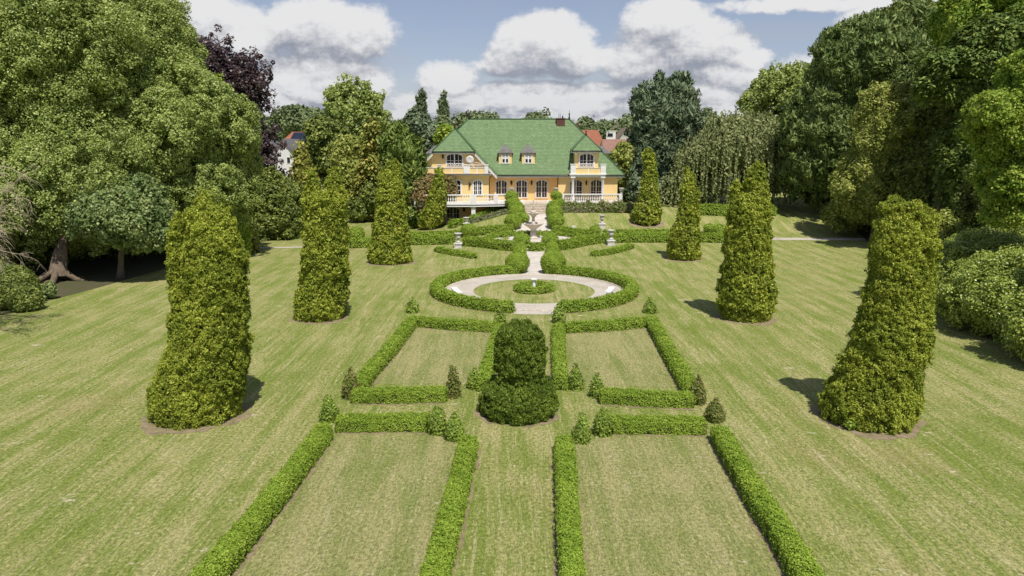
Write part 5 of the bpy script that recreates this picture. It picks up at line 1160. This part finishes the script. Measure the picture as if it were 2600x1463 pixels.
    bush([(745,550,22,50)], 78, 'grey green willowy shrub beside the dark olive mass', M['lavender'], maxn=15000)
    bush([(632,607,24,42),(618,560,20,35)], 66, 'straggly yellow shrub behind the right edge of the biggest left thuja', M['thuja_gold'], 'spray', maxn=20000)
    p = G_(30, 800); bush([(20,735,72,66),(62,760,42,38,-1)], p[1]+2.2, 'leafy green bush at the left picture edge, lowest down', M['dark'], maxn=60000, L=.10, cr=.24)
    bush([(100,745,26,26),(128,735,16,22)], G_(100,768)[1]+1, 'small weedy shrub between the edge bush and the big trunk', M['maple'], maxn=20000, L=.11, cr=.18)
    # bare tree at the left edge
    r_ = np.random.default_rng(5); Yb = 36; x0, _ = HP(-190, 700, Yb); t = empty('bare_tree', (x0, Yb, 0), 'leafless tree with pale tangled twigs reaching in from the left edge', 'tree'); m = MB(); tips = MB()
    m.tube([(x0, Yb, -.2), (x0+.3, Yb, 3), (x0+.2, Yb, 6), (x0, Yb, 10)], [.4, .33, .25, .12], 8); m.build('trunk', M['deadwood'], t)
    def branch(p, d, ln, r, lev):
        pts = [p]; q = np.array(p); d = unit(np.array(d)); n = 5
        for i in range(n):
            d = unit(d+r_.normal(scale=.16, size=3)+np.array([0, 0, -.07*(3-lev)])); q = q+d*ln/n; pts.append(q.copy())
        tips.tube(pts, list(np.linspace(r, r*.35, n+1)), 4, False)
        if lev > 0:
            for k in range(7 if lev > 1 else 6):
                i = r_.integers(1, n+1); branch(pts[i], d+r_.normal(scale=.55, size=3)+np.array([.1, -.05, .05]), ln*r_.uniform(.35, .6), r*.5, lev-1)
    for k in range(12):
        z = r_.uniform(3.5, 9.5); branch(np.array([x0+.2, Yb, z]), (1, r_.normal(scale=.25), r_.uniform(-.15, .5)), r_.uniform(2.8, 4.6), .045, 3 if k % 3 == 0 else 2)
    tips.build('branches', M['deadwood'], t)
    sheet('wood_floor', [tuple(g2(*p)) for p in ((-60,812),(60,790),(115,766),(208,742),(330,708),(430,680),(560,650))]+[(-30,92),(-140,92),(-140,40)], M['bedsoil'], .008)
    # ---- left middle distance
    cone_tree('golden_thuja', S26([(475,425,448),(540,385,480),(620,372,510),(700,365,540),(830,380,560),(950,400,560)],600,180,2.683), 82, 'yellow green thuja rising behind the second left thuja', M['thuja_gold'], 'clump')
    tree('round_tree', [(835,385,52,75),(815,330,28,30),(865,440,45,60)], 106, 'dark rounded tree left of the golden conifer', M['dark'], lobes=(1.1, 1.5), cr=.6, maxn=60000, inset=1.)
    tree('oak_tree', [(900,290,55,48),(872,262,38,34),(925,265,40,36),(962,305,22,24),(900,345,50,45),(895,235,20,14)], 116, 'open crowned oak standing highest against the sky left of the villa', M['decid'], lobes=(1.2, 1.5), cr=.55, L=.3, maxn=55000, inset=1.6, dens=.9, stray=.8)
    tree('olive_tree', [(885,440,42,80),(870,500,40,50)], 98, 'dull olive green tree behind the golden conifer', M['olive'], lobes=(1., 1.4), cr=.55, maxn=40000)
    cone_tree('golden_conifer', S26([(305,918,938),(360,878,965),(450,850,988),(560,835,992),(700,805,980),(850,790,960),(950,800,940),(1000,830,900)],600,180,2.683), 94, 'tall golden green conifer left of the dark conifer group', M['thuja_gold'], 'spray', cr=1.0, L=.3, maxn=60000, stray=.6)
    cone_tree('dark_conifer', S26([(380,1050,1110),(420,1015,1160),(520,990,1240),(650,985,1290),(760,990,1330),(880,1010,1340)],600,180,2.683), 87.3, 'very dark green many stemmed conifer next to the villa', M['darkcon'], 'tuft', L=.26, maxn=70000, cov=1.6, extra=[tf([(392,1128,1140),(450,1105,1190),(600,1100,1210)],600,180,2.683), tf([(450,1225,1240),(520,1200,1265),(640,1190,1290)],600,180,2.683)], stray=.6)
    tree('grey_tree', [(1062,318,38,32),(1092,345,34,38),(1030,322,24,22),(1075,370,40,30)], 118, 'grey green rounded tree below the left poplar', M['spruce'], lobes=(1., 1.4), cr=.55, maxn=40000)
    for (top, c, w, bot, lab) in ((225,1071,15,312,'left one of the two slender poplars'),(235,1127,13,318,'right one of the two slender poplars')):
        cone_tree('poplar_tree', [(top,c-2,c+2),(top+14,c-w*.5,c+w*.5),(top+45,c-w*.85,c+w*.8),(bot,c-w,c+w)], 150, lab, M['poplar'], 'tuft', cat='tree', group='slender poplars on the skyline', L=.32, cr=.45, maxn=40000, extra=[[(top+22,c-w*.9,c-w*.7),(top+45,c-w*1.15,c-w*.4),(bot-5,c-w*1.1,c)]], stray=.35)
    tree('yellow_tree', [(1132,338,25,24),(1118,350,20,20)], 112, 'bright yellow green small tree by the left end of the villa roof', M['bright'], cr=.5, maxn=20000)
    tree('leafy_tree', [(1126,320,30,28)], 140, 'mid green tree at the foot of the right poplar', M['far'], cr=.8, maxn=15000, L=.4)
    bush([(1058,492,29,30),(1088,480,26,27),(1140,488,14,33),(1085,508,32,28)], 86.2, 'loose reddish brown tinged shrub beside the left terrace', M['red'], lobes=(.6, 1.5), cr=.4, maxn=45000, L=.22)
    bush([(1060,545,32,34),(1100,550,24,26)], 87, 'dark evergreen bush under the reddish shrub', M['darkcon'], maxn=20000)
    bush([(910,530,36,36),(940,500,30,50)], 93, 'dark bush at the foot of the golden conifer', M['dark'], maxn=22000)
    bush([(1010,470,30,80),(990,520,30,50)], 97, 'dark green yew bush between golden conifer and reddish shrub', M['darkcon'], 'tuft', maxn=30000, L=.26)
    bush([(1115,500,18,60)], 92, 'dark shrub pressed against the left end of the villa', M['darkcon'], maxn=12000)
    # ---- right side
    cone_tree('blue_spruce', S26([(165,450,640),(220,405,672),(300,345,690),(400,295,712),(500,275,735),(650,245,750),(800,235,745),(900,245,730),(960,260,700)],1500,150,2.634), 98, 'broad blue green cypress with several spiky tips right of the villa', M['spruce'], 'tuft', cr=.6, L=.24, maxn=200000, cov=1.5, stray=1.0, sink=1.1, asp=2.2,
        lobes=(1.1, 1.3), tip=2.2, inset=1.4, lump=.5, lw=4., extra=[tf([(128,455,463),(190,438,485),(260,420,520)],1500,150,2.634), tf([(122,560,568),(190,540,590),(260,520,620)],1500,150,2.634), tf([(118,612,620),(190,598,640),(260,580,660)],1500,150,2.634), tf([(210,345,352),(280,330,390)],1500,150,2.634), tf([(240,670,676),(300,640,690)],1500,150,2.634)])
    tree('weeping_beech', [(1885,378,118,92),(1828,308,34,28),(1865,316,46,36),(1925,325,58,44),(1735,470,56,48),(1822,462,62,56),(1972,428,52,80),(1785,405,68,64)], 91, 'wide weeping beech with grey green curtains of hanging twigs', M['weep'], 'weep', cr=.5, L=.2, maxn=240000, dens=1.0, inset=1.6, tr=.6)
    tree('broadleaf_tree', [(1985,240,72,56),(2020,215,62,42),(1912,262,34,30),(1990,310,70,60),(1950,220,30,26)], 118, 'broadleaf tree seen above the weeping beech, with sky between its branches', M['decid'], lobes=(1.3, 1.4), cr=.6, L=.3, maxn=60000, inset=1.8, dens=.9, stray=.7)
    tree('pine_tree', [(2190,185,118,108),(2225,110,60,45),(2120,320,105,120),(2240,300,115,140),(2085,420,75,75),(2190,450,120,70)], 84, 'massive dark pine with upright needle tips right of the weeping beech', M['pine'], 'tuft', lobes=(1.7, 1.3), cr=.5, L=.18, maxn=420000, cov=1.4, stray=.9, asp=2.5, tr=.6)
    tree('pine_tree', [(2345,110,58,62),(2320,60,30,26),(2370,170,60,60)], 88, 'second pine top showing between the massive pine and the yellow green crown', M['pine'], 'tuft', lobes=(1.1, 1.2), cr=.45, L=.26, maxn=60000, stray=.9, dens=.9)
    tree('hazel_tree', [(2245,340,72,105),(2205,470,62,95),(2290,420,70,120),(2330,300,60,80)], 72, 'olive yellow leafy tree in front of the massive pine', M['olive'], lobes=(1.0, 1.5), cr=.42, L=.16, maxn=200000, stray=.3)
    tree('dark_tree', [(2370,430,100,130),(2440,330,90,110),(2460,480,90,90),(2330,520,80,70)], 70, 'shaded dark green tree above the right foreground thuja', M['dark'], lobes=(1.1, 1.5), cr=.42, L=.19, maxn=120000, tr=.4)
    tree('conifer_tree', [(2480,160,120,60),(2530,100,90,70),(2440,220,110,40),(2490,380,100,140),(2560,230,90,60),(2400,150,50,30)], 62, 'dark layered conifer at the upper right', M['darkcon'], 'spray', cr=.9, L=.2, maxn=120000, cov=1.5, stray=1.0, tr=.35)
    tree('lime_tree', [(2440,50,62,70),(2560,40,60,60),(2400,190,55,40),(2500,-20,90,60)], 66, 'sunlit yellow green crown in the upper right corner', M['bright'], lobes=(1., 1.5), cr=.4, L=.18, maxn=100000, tr=.4)
    tree('maple_tree', [(2580,330,90,85),(2520,290,55,40),(2600,450,85,95),(2570,540,60,40),(2640,200,80,90)], 40, 'bright green maple hanging over the right picture edge', M['bright'], base=(G_(2545,640)[0], G_(2545,640)[1]), lobes=(.8, 1.6), cr=.3, L=.105, maxn=240000, stray=.3, inset=1.0, trunkc=False)
    b = G_(2532, 622); m = MB(); Yt = min(b[1], 62.); q0 = HP(2532, 622, Yt); q1 = HP(2548, 480, Yt); q2 = HP(2570, 330, Yt-4)
    t = empty('tree_trunk', (q0[0], Yt, q0[1]), 'pale leaning tree trunk above the rhododendrons', 'tree'); m.tube([(q0[0], Yt, q0[1]-.5), (q1[0], Yt, q1[1]), (q2[0], Yt-4, q2[1])], [.5, .4, .25], 9); m.build('trunk', M['bark'], t)
    for (cx, cy, r, h_, lab) in ((30.8,47,3.4,3.3,'farthest mound of the rhododendron bank on the right'),(29.6,42,4.2,4.3,'tallest mound of the rhododendron bank, behind the right foreground thuja'),(27.9,36.6,4.1,4.0,'middle mound of the rhododendron bank on the right'),(27.2,31,4.0,3.7,'nearest mound of the rhododendron bank, at the right picture edge')):
        o = foliage_obj('rhododendron', [Ell((cx, cy, h_*.42), (r, r*.95, h_*.6)), Ell((cx+2.5, cy+.5, h_*.5), (r, r, h_*.65))], M['rhodo'], 'broad', .09, origin=(cx, cy, 0), cr=.3, cov=1.6, maxn=150000, dens=1.5, lobes=(.7, 1.3), lump=.25, lw=2.5); tag(o, lab, 'shrub', 'rhododendron bank')
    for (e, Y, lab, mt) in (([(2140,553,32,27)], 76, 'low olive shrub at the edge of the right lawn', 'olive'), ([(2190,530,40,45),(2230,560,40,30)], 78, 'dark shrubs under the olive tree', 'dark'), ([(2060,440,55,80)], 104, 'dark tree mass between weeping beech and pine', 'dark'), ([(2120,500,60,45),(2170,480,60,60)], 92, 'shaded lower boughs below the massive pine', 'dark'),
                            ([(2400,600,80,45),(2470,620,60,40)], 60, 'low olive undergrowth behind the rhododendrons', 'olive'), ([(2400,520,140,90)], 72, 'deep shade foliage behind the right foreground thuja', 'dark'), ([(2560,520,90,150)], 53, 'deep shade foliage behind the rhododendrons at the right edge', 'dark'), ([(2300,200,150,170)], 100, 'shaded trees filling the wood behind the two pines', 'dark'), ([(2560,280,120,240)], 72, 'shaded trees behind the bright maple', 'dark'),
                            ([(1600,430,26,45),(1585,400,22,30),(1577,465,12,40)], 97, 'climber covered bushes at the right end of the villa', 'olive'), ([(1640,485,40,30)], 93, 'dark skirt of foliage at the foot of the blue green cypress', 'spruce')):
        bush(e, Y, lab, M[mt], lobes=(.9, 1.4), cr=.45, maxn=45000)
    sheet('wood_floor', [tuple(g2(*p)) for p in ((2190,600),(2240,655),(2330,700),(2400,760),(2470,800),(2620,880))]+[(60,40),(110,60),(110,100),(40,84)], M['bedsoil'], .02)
    # ---- far trees on the skyline
    for (px, py, rx, ry, Y, lab) in [(757,308,52,34,190,'round dark tree on the skyline above the solar roof'),(812,322,38,34,170,'pale willowy tree on the skyline beside the dark rounded tree'),(705,335,30,22,210,'small skyline tree right of the copper beech'),(1190,312,30,20,200,'skyline tree left of the villa ridge finial'),(1236,303,18,12,220,'small clipped dome of foliage above the villa ridge'),(1358,306,40,14,210,'wide tree crown showing above the middle of the villa ridge'),
            (1487,320,12,11,190,'small round tree between the two red roofs'),(1516,350,13,26,170,'narrow green conifer right of the big red roof'),(1500,348,10,18,172,'green shrub climbing beside the big red roof'),(1570,338,12,16,200,'dark bush between the white cube house and the grey gable'),(980,330,26,22,210,'distant tree right of the oak'),(1545,325,26,10,260,'low far trees behind the white cube house'),(1720,320,160,30,240,'distant trees hidden behind the blue green cypress'),(660,330,40,30,240,'distant trees behind the copper beech')]:
        tree('skyline_tree', [(px, py, rx, ry)], Y, lab, M['far'], cr=.0075*Y, L=.0032*Y, maxn=16000, group='trees on the skyline', tr=.3, lobes=(.02*Y*.5, 1.5))
    o = foliage_obj('far_wood', [Ell((x+rng.uniform(-8, 8), y+rng.uniform(-20, 20), float(T(x, y))+3), (14, 12, rng.uniform(5, 8))) for y in (300, 420) for x in range(-260, 300, 20)], M['far'], 'broad', 1.3, origin=(0, 300, 10), cr=3., cov=1.2, maxn=60000)
    tag(o, 'line of distant woodland and garden trees along the horizon', 'woodland', kind='stuff')
    # ---- roses and lavender in front of the right terrace
    for i in range(15):
        px = 1436+i*11.6; Y = 85.45-.05*i*.3; x, z = HP(px, 519+2*math.sin(i*2.1), Y); z0 = float(T(x, Y)); h_ = max(.9, z-z0+.25+.15*math.sin(i*1.7))
        o = foliage_obj('rose_bush', [Ell((x, Y, z0+h_*.5), (.55, .5, h_*.58))], M['rose'], 'broad', .16, origin=(x, Y, z0), cr=.3, cov=1.5, maxn=3500)
        tag(o, 'pinkish flowering rose bush in the bed below the right balustrade', 'rose bush', 'rose bushes in the terrace bed')
    hedge([g2(1424,540,.0)+np.array([0, .45]), g2(1500,540,.0)+np.array([0, .45]), g2(1612,536,.0)+np.array([0, .45])], 1.1, .75, 'strip of grey lavender along the front of the rose bed', None, M['lavender'], cat='plants', name='lavender_bed')

# ------------------------------------------------------------ neighbouring houses
def gable_house(label, px0, px1, peave, pridge, pbase, Y, wall, roofm, depth=8, front=True, hip=0, name='house', wins=(), chimney=None):
    x0, ze = HP(px0, peave, Y); x1, _ = HP(px1, peave, Y); zr = HP(px0, pridge, Y)[1]; z0 = min(HP(px0, pbase, Y)[1], float(T((x0+x1)/2, Y))-.2)
    t = empty(name, ((x0+x1)/2, Y, z0), label, 'house', 'neighbouring houses'); c = (x0+x1)/2; o = .35
    if front:       # gable faces us
        m = MB(); m.prism([(x0, Y, z0), (x1, Y, z0), (x1, Y, ze), (c, Y, zr-.12), (x0, Y, ze)], (0, depth, 0)); m.build('wall', wall, t)
        m = MB(); sl_ = (zr-ze)/(c-x0); roof_solid(m, [[(x0-o, Y-o, ze-sl_*o), (c, Y-o, zr), (c, Y+depth, zr), (x0-o, Y+depth, ze-sl_*o)], [(c, Y-o, zr), (x1+o, Y-o, ze-sl_*o), (x1+o, Y+depth, ze-sl_*o), (c, Y+depth, zr)]], .2); rf = m.build('roof', roofm, t)
    else:
        m = MB(); m.box(x0, x1, Y, Y+depth, z0, ze); m.build('wall', wall, t)
        yr = Y+depth/2; hx = hip*(x1-x0); m = MB()
        roof_solid(m, [[(x0-o, Y-o, ze-.1), (x1+o, Y-o, ze-.1), (x1-hx, yr, zr), (x0+hx, yr, zr)], [(x0-o, Y+depth+o, ze-.1), (x0+hx, yr, zr), (x1-hx, yr, zr), (x1+o, Y+depth+o, ze-.1)]]+([[(x1+o, Y-o, ze-.1), (x1+o, Y+depth+o, ze-.1), (x1-hx, yr, zr)], [(x0-o, Y+depth+o, ze-.1), (x0-o, Y-o, ze-.1), (x0+hx, yr, zr)]] if hip else []), .2); rf = m.build('roof', roofm, t)
        if not hip:
            m = MB(); m.prism([(x0, Y, ze), (x0, Y+depth, ze), (x0, yr, zr-.2)], (.2, 0, 0)); m.prism([(x1-.2, Y, ze), (x1-.2, Y+depth, ze), (x1-.2, yr, zr-.2)], (.2, 0, 0)); m.build('gable', wall, t)
    for (a, b, c_, d) in wins:
        q0 = HP(a, c_, Y); q1 = HP(b, d, Y); m = MB(); m.box(q0[0]-.1, q1[0]+.1, Y-.06, Y-.002, q1[1]-.1, q0[1]+.1); w = m.build('window', M['white'], t)
        g = MB(); g.box(q0[0], q1[0], Y-.09, Y-.065, q1[1], q0[1]); g.build('pane', M['glass'], w)
    if chimney:
        q = HP(chimney[0], chimney[1], Y+depth/2); m = MB(); m.box(q[0]-.5, q[0]+.5, Y+depth/2-.4, Y+depth/2+.4, q[1]-3.5, q[1]); m.build('chimney', M['chimney'], rf)
    return t, x0, x1, ze, zr
def neighbours():
    gable_house('white house with dark roof showing behind the copper beech, right gable', 694, 748, 388, 352, 470, 118, M['bgwhite'], M['slate'], 9, wins=[(729,737,400,414)])
    gable_house('white house with dark roof mostly hidden by the copper beech, left gable', 610, 690, 395, 345, 470, 116, M['bgwhite'], M['slate'], 9)
    t, x0, x1, ze, zr = gable_house('red roofed house with solar panels left of the oak', 716, 794, 362, 334, 400, 150, M['bgwhite'], M['redtile'], 8, front=False, hip=.16)
    m = MB(); yr = 154.; nrm = np.array([0, -(zr-ze), 4.2]); nrm = nrm/np.linalg.norm(nrm)
    a = lambda fx, fz: np.array([x0+(x1-x0)*fx, 149.6+(yr-149.6)*fz, ze-.1+(zr-ze+.1)*fz])+nrm*.08
    m.prism([a(.24, .12), a(.80, .12), a(.80, .9), a(.24, .9)], nrm*.06); m.build('solar_panel', M['solar'], t)
    gable_house('brown roofed house beside the solar roof', 775, 815, 372, 338, 410, 160, M['bggrey'], M['slate'], 8, front=False)
    gable_house('large red tiled roof right behind the villa ridge', 1440, 1560, 425, 328, 470, 135, M['bgwhite'], M['redtile'], 13, front=False, hip=.28, chimney=(1463,314))
    gable_house('small red hipped roof with a chimney on the skyline', 1478, 1516, 331, 316, 350, 200, M['bgwhite'], M['redtile'], 7, front=False, hip=.3, chimney=(1498,311))
    gable_house('low house with a long weathered red roof right of the villa', 1536, 1640, 392, 353, 430, 130, M['bgwhite'], M['oldtile'], 9, front=False)
    gable_house('grey gabled house with a white shutter on the skyline right of the villa', 1569, 1612, 351, 323, 370, 175, M['bggrey'], M['browntile'], 9, wins=[(1583,1591,337,344)], chimney=(1612,318))
    gable_house('pale gabled house partly hidden behind the grey gable', 1556, 1584, 334, 315, 355, 210, M['bgwhite'], M['browntile'], 9)
    gable_house('small grey roofed house left of the villa beside the poplars', 1085, 1125, 352, 336, 380, 150, M['bgwhite'], M['slate'], 8, front=False)
    Y = 168; q0 = HP(1540, 334, Y); q1 = HP(1563, 352, Y); t = empty('cube_house', ((q0[0]+q1[0])/2, Y, q1[1]-2), 'white flat roofed cube house with one wide dark window', 'house', 'neighbouring houses')
    m = MB(); m.box(q0[0], q1[0], Y, Y+7, q1[1]-2, q0[1]); m.build('wall', M['bgwhite'], t); m = MB(); m.box(q0[0]-.1, q1[0]+.1, Y-.1, Y+7.1, q0[1]-.0, q0[1]+.15); m.build('roof', M['white'], t)
    a = HP(1543.5, 339, Y); b = HP(1555.5, 347, Y); m = MB(); m.box(a[0]-.1, b[0]+.1, Y-.05, Y-.003, b[1]-.1, a[1]+.1); w = m.build('window', M['bggrey'], t); m = MB(); m.box(a[0], b[0], Y-.08, Y-.055, b[1], a[1]); m.build('pane', M['solar'], w)

def outside_tree():
    t = empty('broadleaf_tree', (31, 25, 0), 'tree standing just outside the right picture edge that shades the lawn by the rhododendrons', 'tree')
    foliage_obj('crown', [Ell((31, 25.5, 11), (4.2, 4.5, 3.6)), Ell((29.5, 30, 9), (2.6, 3, 2.4))], M['decid'], 'broad', .22, parent=t, cr=.5, maxn=30000, lobes=(1.2, 1.2), stray=.5)
    trunk(t, (31, 25, 0), (31, 25, 10), .35)
def grass():
    """short tufts over the near lawn: far too many to count"""
    n = 60000; u = rng.random(n); Y = 9+33*u**1.6; x = rng.uniform(-.80, .80, n)*(Y*.98+2)*.95
    d = np.hypot(x-RC[0], Y-RC[1]); k = (d > 7.2); x, Y = x[k], Y[k]; n = len(x)
    s = np.sin(x*1.3+np.sin(Y*.3)*2)+np.sin(Y*.8+x*.4)+rng.normal(scale=.8, size=n); k = s > -.2; x, Y = x[k], Y[k]; n = len(x)
    P = np.stack([x, Y, T(x, Y)+.012], 1); L = (.02+.0008*Y)[:, None]
    V = quads(P, np.tile([0, -.5, .8], (n, 1)), L, 1.8, .45).reshape(-1, 3); V[:, 2] = np.maximum(V[:, 2], -.01)
    me = fastmesh('grass', V, np.arange(4*n).reshape(n, 4), [leafmat('grass_tuft', (.13, .17, .035), (.20, .225, .07), None, .7, .3)], np.zeros(n), np.zeros(3))
    tag(link('grass', me), 'short mown grass with dry clippings over the near lawn', 'grass', kind='stuff')
import time as _t
def step(f, *a):
    t0 = _t.time(); r = f(*a); print('%s %.1fs' % (f.__name__, _t.time()-t0)); return r
step(setting)
root, ze_, xw1_ = step(house)
step(terrace, root, xw1_)
step(neighbours)
FC = step(garden)
step(ornaments, FC)
step(thujas)
step(background)
step(outside_tree)
step(grass)
print('faces', sum(len(o.data.polygons) for o in SC.objects if o.type == 'MESH'))
